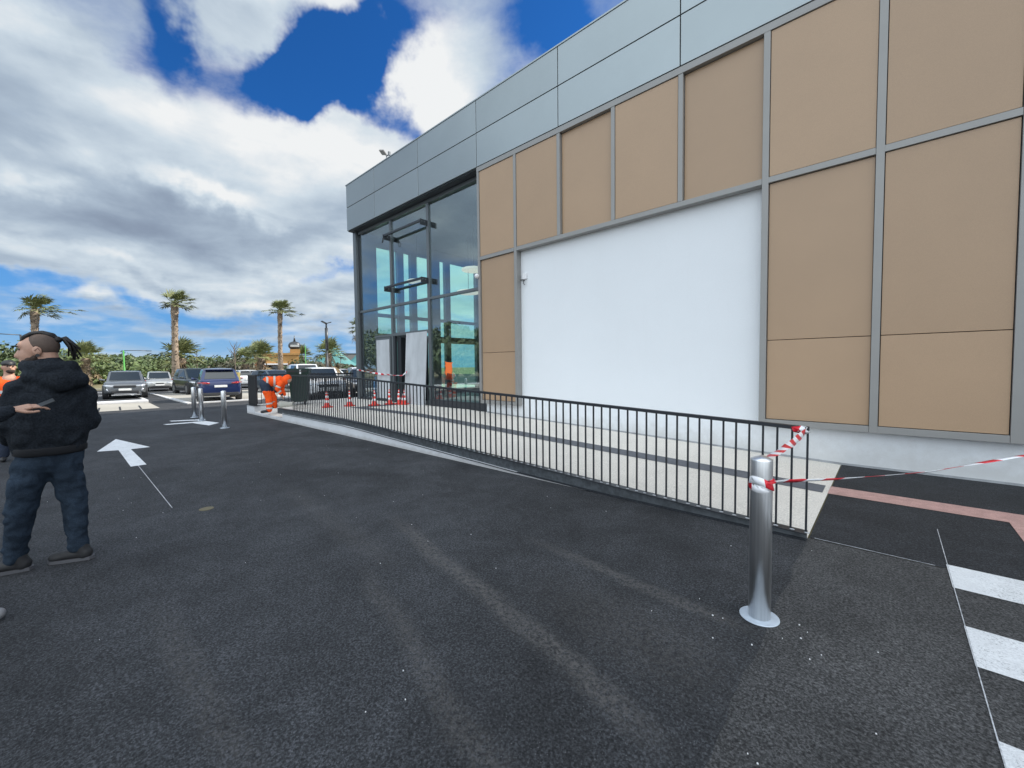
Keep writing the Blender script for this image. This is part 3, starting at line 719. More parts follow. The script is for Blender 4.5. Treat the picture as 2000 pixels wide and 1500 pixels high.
tape('barrier_tape', [(-.535, 2.90, .985), (-.532, 3.3, .965), (-.528, 3.8, .955), (-.522, 4.2, .968), (-.515, 4.40, .985), (-.56, 4.395, .99), (-.62, 4.39, .978), (-.53, 4.385, .955), (-.50, 4.40, .97)], .05, .12, 'short twisted red and white tape between the foreground bollard and the railing end', twist=2.6, tw0=1.1)
tape('barrier_tape', [(-15.9, 8.02, 1.50), (-15.0, 8.0, 1.42), (-13.9, 7.98, 1.33), (-12.9, 7.95, 1.30), (-12.45, 7.93, 1.30), (-12.15, 7.92, 1.42)], .07, .22, 'red and white tape stretched across the boarded entrance doors', twist=6)

# ---------------------------------------------------------------- traffic cones
def cone():
    t = empty('traffic_cone')
    bm = bmesh.new(); box(bm, (-.14, -.14, 0), (.14, .14, .035)); bevel(bm, .012); link('base', bm, M['red'], t)
    def ra(z): return .098 - .078*(z/.5)
    bm = bmesh.new(); lathe(bm, [(.115, .03), (ra(.05)+.008, .055), (ra(.06), .06), (ra(.5), .5), (ra(.5)*.7, .51)], 20); link('body', bm, M['red'], t, True)
    for z0, z1 in ((.15, .23), (.31, .38), (.44, .47)):
        bm = bmesh.new(); lathe(bm, [(ra(z0)+.0025, z0), (ra(z1)+.0025, z1)], 20); link('band', bm, M['white'], t, True)
    return t
c0 = cone()
cl = [((-13.30, 5.67), 0, 'cone nearest the far end of the long railing, leftmost of the red cones'), ((-13.11, 6.33), .3, 'second red cone from the left, before the glass corner'), ((-12.62, 6.95), .1, 'third red cone, standing before the left boarded door leaf'),
      ((-12.60, 7.50), .5, 'fourth red cone, standing before the dark door gap'), ((-12.35, 7.72), .2, 'red cone of the touching pair at the leaning board, left one'), ((-12.12, 7.76), .7, 'red cone of the touching pair at the leaning board, right one')]
for i, (p, a, lb) in enumerate(cl):
    t = c0 if i == 0 else copy_tree(c0); t.location = (p[0], p[1], zt(p[0])+.005); t.rotation_euler.z = a; tag(t, lb, 'cone', 'red and white traffic cones before the doors')

# ---------------------------------------------------------------- waste container and grey bag on the landing
wc = empty('waste_container', (WD(585, 750, 16.4).x, WD(585, 750, 16.4).y, .31), R(62), 'dark green waste container with flared rim behind the railing', 'waste bin')
bm = bmesh.new()
def fr4(z, a, b): return [bm.verts.new((x*a, y*b, z)) for x, y in ((-1, -1), (1, -1), (1, 1), (-1, 1))]
rs = [fr4(.10, .24, .26), fr4(.55, .27, .29), fr4(1.06, .30, .32), fr4(1.10, .34, .36), fr4(1.27, .36, .38), fr4(1.27, .32, .34), fr4(1.0, .29, .31)]
for a, b in zip(rs, rs[1:]):
    for k in range(4): bm.faces.new((a[k], a[(k+1) % 4], b[(k+1) % 4], b[k]))
bm.faces.new(rs[0][::-1]); bm.faces.new(rs[-1]); link('body', bm, M['bin'], wc)
for x in (-.2, .2):
    bm = bmesh.new(); bmesh.ops.create_cone(bm, cap_ends=True, segments=16, radius1=.09, radius2=.09, depth=.05, matrix=Matrix.Translation((x, -.28, .09)) @ Matrix.Rotation(R(90), 4, 'Y')); link('wheel', bm, M['black'], wc)
bm = bmesh.new(); box(bm, (-.30, -.40, 1.16), (.30, -.37, 1.20)); link('grip', bm, M['black'], wc)
bm = bmesh.new(); box(bm, (.06, -.378, 1.08), (.11, -.366, 1.22)); link('sticker', bm, M['white'], wc)
# ---------------------------------------------------------------- cars
def paint(name, c, metal=.35): return mat('paint_'+name, c, .32, metal, coat=.9, spec=.5)
M['tyre'] = mat('tyre', (.018, .018, .02), .8); M['rim'] = mat('rim', (.34, .35, .37), .35, .8); M['clad'] = mat('car_trim', (.022, .023, .026), .6)
M['headlight'] = mat('headlight', (.55, .58, .62), .12, .3, coat=1.0); M['tail'] = mat('tail_lamp', (.30, .006, .010), .15, coat=1.0); M['numplate'] = mat('number_plate', (.72, .72, .70), .5)
def car(name, cp, L=4.3, W=1.8, H=1.45, hood=.95, belt=.98, kind='hatch', loc=(0, 0), rz=0.0, label='', group='cars parked in the car park', detail=True, front='plain', cat='car', clad=False):
    """nose towards +x, built at the origin; wheels on z=0"""
    t = empty(name, (loc[0], loc[1], .008), rz, label, cat, group); hw = W/2; hl = L/2
    wr = .31 if H < 1.5 else .345; gc = .19 if H < 1.5 else .23
    van = kind == 'van'
    st = [(-hl, .42, belt-.10, .80), (-hl+.06, gc+.10, belt-.02, .90), (-hl+.30, gc+.02, belt+.01, .97), (-hl*.5, gc, belt+.01, 1.0), (0, gc, belt-.01, 1.0),
          (hl*.38, gc, belt-.03, 1.0), (hl*.56, gc, hood+.02, .99), (hl-.38, gc+.02, hood-.07, .95), (hl-.12, gc+.06, hood-.17, .86), (hl-.02, gc+.14, hood-.27, .76)]
    bm = bmesh.new(); rings = []
    for x, zb, ztp, k in st:
        w_ = hw*k; zm = zb+(ztp-zb)*.55
        half = [(0.0, zb), (w_*.90, zb), (w_*.985, zb+.06), (w_, zm), (w_*.975, ztp-.09), (w_*.90, ztp-.015), (w_*.5, ztp+.018), (0, ztp+.028)]
        rings.append([bm.verts.new((x, y, z)) for y, z in half] + [bm.verts.new((x, -y, z)) for y, z in half[-2:0:-1]])
    n = len(rings[0])
    for a, b in zip(rings, rings[1:]):
        for k in range(n): bm.faces.new((a[k], a[(k+1) % n], b[(k+1) % n], b[k]))
    bm.faces.new(rings[0][::-1]); bm.faces.new(rings[-1])
    body = link('body', bm, cp, t, True); s_ = body.modifiers.new('s', 'SUBSURF'); s_.levels = 1; s_.render_levels = 2
    # cabin: belt outline to roof outline
    zb = belt-.03
    xr, xf = -hl+.10, hl*.40 + (.35 if van else 0)
    if kind in ('suv', 'hatch'): xr2, xf2 = -hl+.42, hl*.05
    elif kind == 'van': xr2, xf2 = -hl+.14, hl*.30
    else: xr, xr2, xf2 = -hl+.62, -hl+1.15, hl*.05
    wb, wr_ = hw*.935, hw*.735; z1 = H-.03
    C = {}
    for nm, x, y, z in (('b0', xr, wb*.93, zb), ('b1', xf, wb*.90, zb), ('r0', xr2, wr_*.95, z1-.03), ('r1', xf2, wr_, z1)):
        C[nm] = Vector((x, y, z)); C[nm+'n'] = Vector((x, -y, z))
    mid = Vector(((C['r0'].x+C['r1'].x)/2, wr_, H)); bmid = Vector(((xr+xf)/2-.1, wb, zb))
    bm = bmesh.new()
    def mv(v, s): return Vector((v.x, v.y*s, v.z))
    def V(v): return bm.verts.new(v)
    B_ = [C['b0'], bmid, C['b1']]; T_ = [C['r0'], mid, C['r1']]
    P_ = {}
    for s in (1, -1):
        for i in range(3): P_[('b', i, s)] = V(mv(B_[i], s)); P_[('t', i, s)] = V(mv(T_[i], s))
    for i in range(3): P_[('c', i)] = V(Vector((T_[i].x, 0, T_[i].z+.03)))
    for s in (1, -1):
        for i in range(2):
            f = (P_[('b', i, s)], P_[('b', i+1, s)], P_[('t', i+1, s)], P_[('t', i, s)]); bm.faces.new(f if s > 0 else f[::-1])
            f = (P_[('t', i, s)], P_[('t', i+1, s)], P_[('c', i+1)], P_[('c', i)]); bm.faces.new(f if s > 0 else f[::-1])
    for i in (0, 2): bm.faces.new((P_[('b', i, 1)], P_[('t', i, 1)], P_[('c', i)], P_[('t', i, -1)], P_[('b', i, -1)]))
    bmesh.ops.recalc_face_normals(bm, faces=bm.faces); bevel(bm, .05, 2)
    link('roof', bm, cp, t, True)
    def lerp2(a, b, c, d, u, v): return a.lerp(b, u).lerp(d.lerp(c, u), v)
    def pane(nm, a, b, c, d, u0, u1, v0, v1, parent=t, mt='carglass', off=.012, th=.006):
        pts = [lerp2(a, b, c, d, u, v) for u, v in ((u0, v0), (u1, v0), (u1, v1), (u0, v1))]
        nn = (pts[1]-pts[0]).cross(pts[3]-pts[0]).normalized()
        cen = sum(pts, Vector())/4
        if nn.dot(cen-Vector((0, 0, .9))) < 0: nn = -nn
        bm = bmesh.new(); A_ = [bm.verts.new(p+nn*off) for p in pts]; D_ = [bm.verts.new(p+nn*(off-th-.02)) for p in pts]
        bm.faces.new(A_); bm.faces.new(D_[::-1])
        for k in range(4): bm.faces.new((A_[k], A_[(k+1) % 4], D_[(k+1) % 4], D_[k]))
        return link(nm, bm, M[mt], parent)
    pane('windscreen', C['b1'], C['b1n'], C['r1n'], C['r1'], .07, .93, .08, .93)
    if not van: pane('rear_window', C['b0'], C['b0n'], C['r0n'], C['r0'], .08, .92, .20, .86)
    for s in (1, -1):
        a, b_, c, d = [mv(v, s) for v in (B_[0], B_[1], T_[1], T_[0])]
        if not van: pane('side_window', a, b_, c, d, .16, .96, .12, .88)
        a, b_, c, d = [mv(v, s) for v in (B_[1], B_[2], T_[2], T_[1])]
        pane('side_window', a, b_, c, d, .02, .90, .12, .88)
    # wheels with dark arches
    for x in (-hl+.82, hl-.86):
        for s in (1, -1):
            Q = Matrix.Translation((x, s*(hw-.115), wr)) @ Matrix.Rotation(R(90), 4, 'X')
            bm = bmesh.new(); bmesh.ops.create_cone(bm, cap_ends=True, segments=24, radius1=wr+.055, radius2=wr+.055, depth=.238, matrix=Q @ Matrix.Translation((0, .01, 0))); link('wheel_arch', bm, M['clad'], t)
            wh = empty('wheel', (x, s*(hw-.11), wr)); wh.parent = t
            bm = bmesh.new(); bmesh.ops.create_cone(bm, cap_ends=True, segments=28, radius1=wr, radius2=wr, depth=.24, matrix=Matrix.Rotation(R(90), 4, 'X')); bevel(bm, .02, 2); link('tyre', bm, M['tyre'], wh)
            if detail:
                bm = bmesh.new(); bmesh.ops.create_cone(bm, cap_ends=True, segments=10, radius1=wr*.66, radius2=wr*.66, depth=.252, matrix=Matrix.Rotation(R(90), 4, 'X'))
                link('rim', bm, M['rim'], wh)
    def bx_(nm, a, b, mt, bev=.012):
        bm = bmesh.new(); box(bm, a, b)
        if bev: bevel(bm, bev, 2)
        return link(nm, bm, M[mt] if isinstance(mt, str) else mt, t)
    # nose
    xf_ = hl
    for s in (1, -1):
        bm = bmesh.new(); y0, y1 = sorted((s*hw*.50, s*hw*.86)); z = hood-.27
        pts = [(xf_-.05, s*hw*.46, z), (xf_-.17, s*hw*.80, z+.015), (xf_-.42, s*hw*.925, z+.055)]
        tube(bm, pts, [.045, .072, .045], 8, flat=(Vector((0, 0, 1)), .85)); link('headlight', bm, M['headlight'], t, True)
        if front == 'fang':
            bm = bmesh.new(); tube(bm, [(xf_-.10, s*hw*.80, .56), (xf_-.09, s*hw*.70, .42)], [.045, .035], 8); link('fog_lamp', bm, M['headlight'], t, True)
        elif detail:
            bm = bmesh.new(); tube(bm, [(xf_-.06, s*hw*.62, .36), (xf_-.14, s*hw*.78, .37)], [.05, .04], 8); link('fog_lamp', bm, M['clad'], t, True)
        bm = bmesh.new(); tube(bm, [(xf-.30, s*(hw*.90), zb+.06), (xf-.34, s*(hw+.13), zb+.10)], [.03, .075], 8, flat=(Vector((1, 0, 0)), .7)); link('mirror', bm, cp if detail else M['clad'], t, True)
        bm = bmesh.new(); z = belt-.13
        tube(bm, [(-hl+.0, s*hw*.48, z), (-hl+.05, s*hw*.74, z+.01), (-hl+.32, s*hw*.955, z+.03)], [.045, .075, .05], 8, flat=(Vector((0, 0, 1)), .8)); link('tail_lamp', bm, M['tail'], t, True)
    gw = .50 if front != 'small' else .28
    bx_('grille', (xf_-.12, -hw*gw, hood-.36), (xf_+.005, hw*gw, hood-.235 if front != 'small' else hood-.27), 'clad', .03)
    bx_('lower_intake', (xf_-.18, -hw*.60, gc+.09), (xf_-.012, hw*.60, gc+.22), 'clad', .03)
    bx_('number_plate', (xf_-.05, -.26, gc+.235), (xf_+.018, .26, gc+.345), 'numplate', .006)
    if front == 'fang': bx_('skid_plate', (xf_-.16, -hw*.5, gc+.02), (xf_-.02, hw*.5, gc+.07), 'rim', .012)
    bx_('number_plate', (-hl-.02, -.26, belt-.33), (-hl+.10, .26, belt-.22), 'numplate', .006)
    if clad or kind == 'suv':
        bx_('rear_bumper', (-hl-.01, -hw*.80, gc+.03), (-hl+.30, hw*.80, gc+.20), 'clad', .04)
        for s in (1, -1): bx_('sill', (-hl+1.1, s*hw-.03, gc-.01), (hl-1.15, s*hw+.012, gc+.10), 'clad', .01)
        for s in (1, -1):
            bm = bmesh.new(); tube(bm, [(xr2+.15, s*wr_*.92, H+.01), (xf2-.1, s*wr_*.95, H+.02)], .016, 6); link('roof_rail', bm, M['clad'], t)
    if kind in ('suv', 'hatch'):
        bx_('spoiler', (xr2-.16, -wr_*.86, z1-.045), (xr2+.12, wr_*.86, z1-.002), cp, .015)
    return t
def yaw_to_cam(x, y): return math.atan2(-y, -x)

car('parked_car', paint('grey', (.115, .125, .135)), 4.45, 1.86, 1.54, .98, 1.0, 'suv', (-33.4, 2.42), yaw_to_cam(-33, 2.3)-.02, 'dark grey crossover facing the camera behind the paved strip', front='fang')
car('parked_car', paint('silver', (.42, .43, .42), .5), 4.1, 1.72, 1.46, .90, .93, 'hatch', (-42.0, 4.95), yaw_to_cam(-42, 4.95)+.02, 'old silver hatchback facing the camera in the dry grass bay', front='small')
car('parked_car', paint('darkgreen', (.028, .036, .036)), 4.45, 1.85, 1.66, 1.02, 1.03, 'suv', (-34.4, 6.0), yaw_to_cam(-34.4, 6.0)+.26, 'near-black SUV parked beside the blue SUV, nose to the camera')
car('parked_car', paint('blue', (.010, .024, .095), .4), 4.45, 1.84, 1.62, 1.0, 1.02, 'suv', (-26.6, 5.5), R(172.5), 'dark blue SUV seen from behind next to the steel bollards')
car('parked_car', paint('white', (.68, .69, .70), 0), 4.2, 1.8, 1.50, .95, .98, 'hatch', (-41.5, 10.75), R(180)-.16, 'white hatchback seen from behind between the blue SUV and the landing')
car('parked_car', paint('bluegrey', (.06, .085, .11)), 4.3, 1.8, 1.50, .95, .98, 'hatch', (-31.5, 9.9), yaw_to_cam(-31, 10.5)+.5, 'blue-grey car behind the left end of the landing railing')
car('parked_van', paint('white', (.68, .69, .70), 0), 4.9, 1.95, 1.92, 1.1, 1.15, 'van', (-33.5, 12.6), yaw_to_cam(-33, 12.6)+.25, 'white van behind the bending worker and the landing railing', cat='van')
car('parked_car', paint('white', (.68, .69, .70), 0), 4.4, 1.85, 1.62, 1.02, 1.03, 'suv', (-22.4, 9.3), yaw_to_cam(-22.4, 9.3)+.15, 'white SUV with black grille close behind the long railing', clad=True)
car('parked_car', paint('black', (.012, .013, .015)), 4.4, 1.82, 1.52, .98, 1.0, 'suv', (-22.8, 11.9), yaw_to_cam(-22.8, 11.9)+.15, 'black car between the white SUV and the building corner')
car('parked_car', paint('white', (.68, .69, .70), 0), 4.3, 1.8, 1.62, .98, 1.0, 'hatch', (-29.5, 15.2), yaw_to_cam(-29.5, 15.2)+.2, 'white car behind the black car at the building corner')
car('parked_car', paint('white', (.68, .69, .70), 0), 4.3, 1.8, 1.55, .98, 1.0, 'hatch', (-14.5, -7.6), R(100), 'white car out of frame, mirrored in the entrance glass')
# rows of cars far off
far = car('parked_car', paint('white', (.68, .69, .70), 0), 4.2, 1.78, 1.48, .93, .96, 'hatch', (-60, 20), R(10), 'x', detail=False)
random.seed(21); fc = [paint('white', (.68, .69, .70), 0), paint('silver', (.42, .43, .42), .5), paint('grey', (.115, .125, .135)), paint('black', (.012, .013, .015)), paint('red', (.30, .02, .02))]
def recolour(t, mt, old):
    for ch in t.children:
        if ch.type == 'MESH' and ch.data.materials and ch.data.materials[0] == old:
            ch.data = ch.data.copy(); ch.data.materials[0] = mt
rows = [(472, 58, 0, 'white car glimpsed far off right of the yellow post'), (486, 64, 1, 'silver car glimpsed far off left of the shaggy palm'), (500, 70, 2, 'grey car far off in front of the shaggy palm'), (513, 62, 0, 'white car far off before the ochre restaurant'), (556, 70, 3, 'dark car far off right of the tall palm by the restaurant'),
        (612, 52, 0, 'white car in the far row just left of the street lamp'), (624, 60, 1, 'silver car in the far row left of the street lamp'), (646, 58, 0, 'white car in the far row just right of the street lamp'), (658, 66, 2, 'grey car far off below the turquoise roof'), (668, 56, 0, 'white car in the far row near the building corner'),
        (680, 64, 4, 'red car far off by the building corner'), (602, 74, 1, 'silver car farthest off beside the green waste container')]
for i, (px, d, c, lb) in enumerate(rows):
    t = far if i == 0 else copy_tree(far); p = WD(px, 720, d); t.location = (p.x, p.y, 0.01); t.rotation_euler.z = R(random.choice((10, 190)))+random.uniform(-.1, .1)+R(15)
    if c: recolour(t, fc[c], fc[0])
    tag(t, lb, 'car', 'cars in the far rows')

# ---------------------------------------------------------------- trees and palms
def leafmat(name, c, var=.45, vs=.9):
    m = mat(name, c, .6, 0, var=var, vscale=vs, fvar=.25, fscale=9); 
    return m
M['palmleaf'] = leafmat('palm_leaf', (.17, .19, .075)); M['palmtrunk'] = mat('palm_trunk', (.26, .20, .145), .95, var=.35, vscale=2.5, fvar=.3, fscale=14)
M['bark'] = mat('bark', (.14, .11, .085), .95, var=.2, vscale=4); M['pine'] = leafmat('pine_foliage', (.105, .145, .05)); M['pinedark'] = leafmat('dark_foliage', (.07, .10, .04)); M['deadleaf'] = mat('dead_frond', (.22, .165, .095), .9, var=.3)
M['olive'] = leafmat('grey_foliage', (.10, .095, .06))
def fan(bm, base, d, length, droop, wind, rnd, leaf=.75, mi=0, stem=True, nb=17):
    """petiole and a fan of pleated blades with drooping tips"""
    pts = [base + d*(length*.72*k) + Vector((0, 0, -droop*k*k)) + wind*(k*k*.5) for k in (0, .35, .7, 1)]
    if stem: tube(bm, pts, [.035, .028, .022, .016], 5, mi=1)
    tip = pts[-1]; dd = (pts[-1]-pts[-2]).normalized(); side = dd.cross(Vector((0, 0, 1))); side = side.normalized() if side.length > .05 else Vector((1, 0, 0)); upv = side.cross(dd)
    for k in range(nb):
        a = R(-100) + R(200)*k/(nb-1) + rnd.uniform(-.06, .06); l_ = leaf*(.75+.25*math.cos(a*.8))*rnd.uniform(.8, 1.1)
        v = dd*math.cos(a) + side*math.sin(a); v = (v + upv*rnd.uniform(-.05, .25) + wind*.18).normalized()
        wv = v.cross(upv).normalized()*(.048*leaf/.75)
        p0 = tip; p1 = tip+v*l_*.6; p2 = p1 + (v*.95+Vector((0, 0, -.38))+wind*.3).normalized()*l_*.42
        f = bm.faces.new([bm.verts.new(q) for q in (p0-wv*.25, p1-wv, p1+wv, p0+wv*.25)]); f.material_index = mi
        f = bm.faces.new([bm.verts.new(q) for q in (p1-wv, p2, p1+wv)]); f.material_index = mi
def palm(loc, h, tr, crown, label, seed, skirt=0, n=38, lean=(0, 0), wind=Vector((-.1, .55, -.05)), up=.15, group=None, extra=()):
    rnd = random.Random(seed); t = empty('palm_tree', (loc[0], loc[1], 0), 0, label, 'palm tree', group)
    bm = bmesh.new(); N = 30; pts, rad = [], []
    for i in range(N+1):
        k = i/N; z = h*k; j = .035 if i % 2 else -.01
        pts.append((lean[0]*k*k, lean[1]*k*k, z)); rad.append(tr*(1.28-.40*min(k*2.2, 1)) * (1.18 if k > .86 else 1) + j*tr*3*rnd.uniform(.6, 1.2))
    tube(bm, pts, rad, 10)
    # stubs of cut fronds
    for i in range(int(h*26)):
        k = rnd.uniform(.03, .99); a = rnd.uniform(0, 6.28); r_ = tr*(1.28-.40*min(k*2.2, 1))*(1.14 if k > .86 else 1); c = Vector((lean[0]*k*k+math.cos(a)*r_*.9, lean[1]*k*k+math.sin(a)*r_*.9, h*k))
        o_ = Vector((math.cos(a), math.sin(a), 1.2)).normalized(); s_ = Vector((-math.sin(a), math.cos(a), 0))*tr*.22
        f = bm.faces.new([bm.verts.new(q) for q in (c-s_, c+s_, c+s_*.4+o_*tr*.75, c-s_*.4+o_*tr*.75)])
    link('trunk', bm, M['palmtrunk'], t)
    bm = bmesh.new(); top = Vector((lean[0], lean[1], h-.05))
    for i in range(n):
        a = i*2.399+rnd.uniform(-.25, .25); e_ = R(86) - R(104)*(i/n)**1.25; e_ = max(e_, R(-25)) + up*.5
        d = Vector((math.cos(a)*math.cos(e_), math.sin(a)*math.cos(e_), math.sin(e_)))
        fan(bm, top, d, crown*rnd.uniform(.75, 1.05), crown*.10*rnd.uniform(.3, 1.6), wind, rnd, leaf=crown*.55)
    for a, e_, l_ in extra: fan(bm, top, Vector((math.cos(a)*math.cos(e_), math.sin(a)*math.cos(e_), math.sin(e_))), l_, .25, wind, rnd, leaf=crown*.5)
    link('crown', bm, [M['palmleaf'], M['palmleaf']], t)
    if skirt:
        bm = bmesh.new()
        for i in range(skirt):
            a = rnd.uniform(0, 6.28); z = h - rnd.uniform(.1, 1.1)
            fan(bm, Vector((math.cos(a)*tr*.7, math.sin(a)*tr*.7, z)), Vector((math.cos(a), math.sin(a), -.35)).normalized(), crown*.5, .8, Vector((0, 0, 0)), rnd, leaf=crown*.5, nb=9)
        link('dead_fronds', bm, [M['deadleaf'], M['deadleaf']], t)
    return t
# tall ones behind the car park
def top_h(px, py, d): return WD(px, py, d)
for px, py, d, tr, cr_, lb, sd, ex in ((62, 604, 46, .22, 1.25, 'tall palm leaning over the head of the man in the black hoodie', 5, ((1.9, .25, 2.9), (1.7, .18, 2.0))), (337, 592, 48, .26, 1.35, 'tallest palm, between the silver car and the dark SUV', 6, ()), (544, 606, 52, .24, 1.4, 'tall palm standing before the ochre restaurant', 9, ((1.5, .05, 2.5), (-1.5, .1, 2.4)))):
    p = WD(px, py, d); palm((p.x, p.y), p.z, tr, cr_, lb, sd, group='tall palms of the car park', lean=(0, .15), extra=ex)
for px, py, d, tr, cr_, lb, sd, sk in ((352, 700, 50, .42, 2.0, 'short shaggy palm right behind the tallest palm', 12, 16), (508, 698, 56, .42, 2.0, 'short shaggy palm left of the ochre restaurant', 13, 18), (641, 690, 48, .36, 1.7, 'short palm behind the dark street lamp', 14, 16),
                                   (480, 703, 66, .40, 2.0, 'small yellowish palm just left of the shaggy one', 15, 8), (167, 700, 62, .36, 1.8, 'low palm peeking over the hooded shoulder of the man in black', 16, 14), (705, 640, 60, .33, 1.8, 'palm mostly hidden behind the building corner', 17, 4), (588, 698, 95, .5, 2.6, 'small far palm right of the restaurant tower', 18, 5)):
    p = WD(px, py, d); palm((p.x, p.y), p.z, tr, cr_, lb, sd, skirt=sk, n=34, group='short palms of the car park', wind=Vector((-.1, .35, -.05)))
def crown_mesh(bm, c, r_, n, rnd, size, clumps=14, flat=.75):
    cs = []
    for i in range(clumps):
        a = rnd.uniform(0, 6.28); u = rnd.uniform(-.55, 1); q = math.sqrt(max(0, 1-u*u)); k = rnd.uniform(.45, .95)
        cs.append((Vector((c[0]+math.cos(a)*q*r_*k, c[1]+math.sin(a)*q*r_*k, c[2]+u*r_*flat*k)), r_*rnd.uniform(.28, .46)))
    for i in range(n):
        cc, rr = cs[i % clumps]
        v = Vector((rnd.gauss(0, 1), rnd.gauss(0, 1), rnd.gauss(0, .8)+.25)).normalized(); p = cc + v*rr*rnd.uniform(.72, 1.08)
        nn = (v + Vector((rnd.uniform(-.8, .8), rnd.uniform(-.8, .8), rnd.uniform(-.8, .8)))).normalized(); u = nn.orthogonal().normalized(); w_ = nn.cross(u); s = size*rnd.uniform(.6, 1.3)
        bm.faces.new([bm.verts.new(p+q) for q in (u*s, w_*s*.6, -u*s, -w_*s*.6)])
    return cs
def tree(loc, h, r_, label, seed, mt='pine', n=1500, size=.22, trunk=.22, group=None, flat=.75, name='pine_tree', cat='tree'):
    rnd = random.Random(seed); t = empty(name, (loc[0], loc[1], 0), 0, label, cat, group)
    bm = bmesh.new(); cs = crown_mesh(bm, (0, 0, h-r_*flat), r_, n, rnd, size, flat=flat); crown = bm
    bm2 = bmesh.new(); fork = Vector((0, 0, max(.3, h-r_*flat*2.0))); tube(bm2, [(0, 0, 0), (.05, .03, fork.z*.5), fork], [trunk, trunk*.8, trunk*.65], 8)
    for cc, rr in cs[:7]: tube(bm2, [fork, fork.lerp(cc, .5)+Vector((0, 0, -.1)), cc], [trunk*.5, trunk*.3, trunk*.1], 6)
    link('trunk', bm2, M['bark'], t); link('crown', crown, M[mt], t); return t
# pine row left behind the car park: individual trees that overlap
random.seed(5)
specs = [(5, 668, 62, 4.2, 'pinedark'), (26, 662, 64, 4.0, 'pinedark'), (14, 690, 58, 3.0, 'pine'), (120, 690, 72, 3.6, 'pine'), (150, 696, 74, 3.2, 'pine'), (186, 693, 70, 3.6, 'pine'), (206, 691, 76, 3.8, 'pinedark'), (226, 695, 72, 3.4, 'pine'),
         (246, 693, 80, 3.8, 'pine'), (263, 697, 76, 3.2, 'pine'), (281, 694, 84, 3.8, 'pine'), (297, 698, 80, 3.2, 'pine'), (314, 696, 90, 3.8, 'pinedark'), (330, 700, 84, 3.2, 'pine'), (372, 702, 100, 4.2, 'pinedark'), (392, 704, 104, 4.0, 'pine')]
where = ['left edge of the photo, behind the orange vest', 'over the cap of the man in the orange vest', 'lowest at the left edge of the photo', 'hidden behind the man in the black hoodie', 'hidden behind the hood of the man in black', 'first one right of the man in the black hoodie', 'dark one above the left side of the grey crossover', 'above the roof of the grey crossover',
         'right behind the green lamp post', 'just right of the green lamp post', 'above the gap left of the silver hatchback', 'above the left side of the silver hatchback', 'dark one above the roof of the silver hatchback', 'directly left of the tallest palm trunk', 'dark one right of the short palm, above the dark SUV', 'last one, above the blue SUV']
for i, (px, py, d, r_, mt) in enumerate(specs):
    p = WD(px, py+13, d); tree((p.x, p.y), p.z, r_, 'round pine of the row, '+where[i], 100+i, mt, n=1700, size=.24, group='pines in a row behind the car park', flat=.62, trunk=.25)
# grey-green bushes further right, then the far wood as one mass
for i, (px, py, d, r_, mt, lb) in enumerate(((452, 707, 78, 3.4, 'olive', 'grey-brown bushy tree behind the bare sapling'), (470, 709, 72, 3.0, 'olive', 'grey-brown bushy tree behind the white hatchback'), (592, 703, 85, 3.0, 'pinedark', 'dark bushy tree left of the thin green lamp post'), (577, 706, 92, 3.0, 'pinedark', 'dark low tree right beside the restaurant tower'), (610, 706, 80, 2.6, 'olive', 'olive-coloured tree left of the turquoise roof'), (662, 711, 72, 2.2, 'olive', 'low olive tree in front of the turquoise roof'), (684, 713, 70, 2.0, 'pinedark', 'low dark tree by the building corner'), (430, 706, 96, 3.6, 'pinedark', 'dark tree over the blue SUV left of the bare sapling'))):
    p = WD(px, py, d); tree((p.x, p.y), p.z, r_, lb, 300+i, mt, n=1100, size=.24, group='bushy trees beyond the car park', flat=.6, name='bushy_tree')
rnd = random.Random(77); bm = bmesh.new()
for i in range(120):
    px = rnd.uniform(-60, 720); d = rnd.uniform(140, 190); p = WD(px, 720, d); hh = 5.6*rnd.uniform(.75, 1.15)*(1 if px < 480 else .75)
    crown_mesh(bm, (p.x, p.y, hh-2.6), 3.6, 170, rnd, .55, clumps=8, flat=.75)
tag(link('far_wood', bm, M['pinedark'], recalc=False), 'far wood closing the horizon behind the car park', 'wood', kind='stuff')
# trees across the road that the entrance glass mirrors
for i, (x, y, h, r_) in enumerate(((-58, -17, 6.5, 4.0), (-50, -22, 7.5, 4.6), (-44, -28, 7.5, 4.6), (-66, -14, 6.0, 4), (-39, -16, 6.0, 3.6), (-45, -19.5, 6.6, 4.0), (-34, -13.5, 5.4, 3.0))):
    tree((x, y), h, r_, 'tall dark tree across the road, seen only mirrored in the entrance glass', 400+i, 'pinedark', n=3600, size=.26, group='trees mirrored in the entrance glass', trunk=.3, flat=.8, name='broad_tree')
# bare saplings with stakes
def sapling(px, py, d, label, seed, post=False, name='bare_tree'):
    rnd = random.Random(seed); p = WD(px, py, d); t = empty(name, (p.x, p.y, 0), 0, label, 'tree', 'bare saplings in the car park'); h = p.z
    bm = bmesh.new(); tube(bm, [(0, 0, 0), (.02, .02, h*.5), (0, 0, h)], [.06, .045, .012], 6)
    for i in range(16):
        z = h*rnd.uniform(.45, .92); a = rnd.uniform(0, 6.28); l_ = h*rnd.uniform(.14, .26)*(1.15-z/h*.5); tube(bm, [(0, 0, z), (math.cos(a)*l_*.5, math.sin(a)*l_*.5, z+l_*.55), (math.cos(a)*l_*.8, math.sin(a)*l_*.8, z+l_*1.1)], [.02, .014, .006], 5)
    link('branches', bm, M['bark'], t)
    if post:
        bm = bmesh.new(); box(bm, (.0, -.30, 0), (.12, -.12, 1.35)); box(bm, (0, .12, 0), (.12, .30, 1.35)); box(bm, (.0, -.30, 1.2), (.1, .30, 1.35)); link('stake', bm, mat('yellow_wood', (.42, .34, .12), .8), t)
    return t
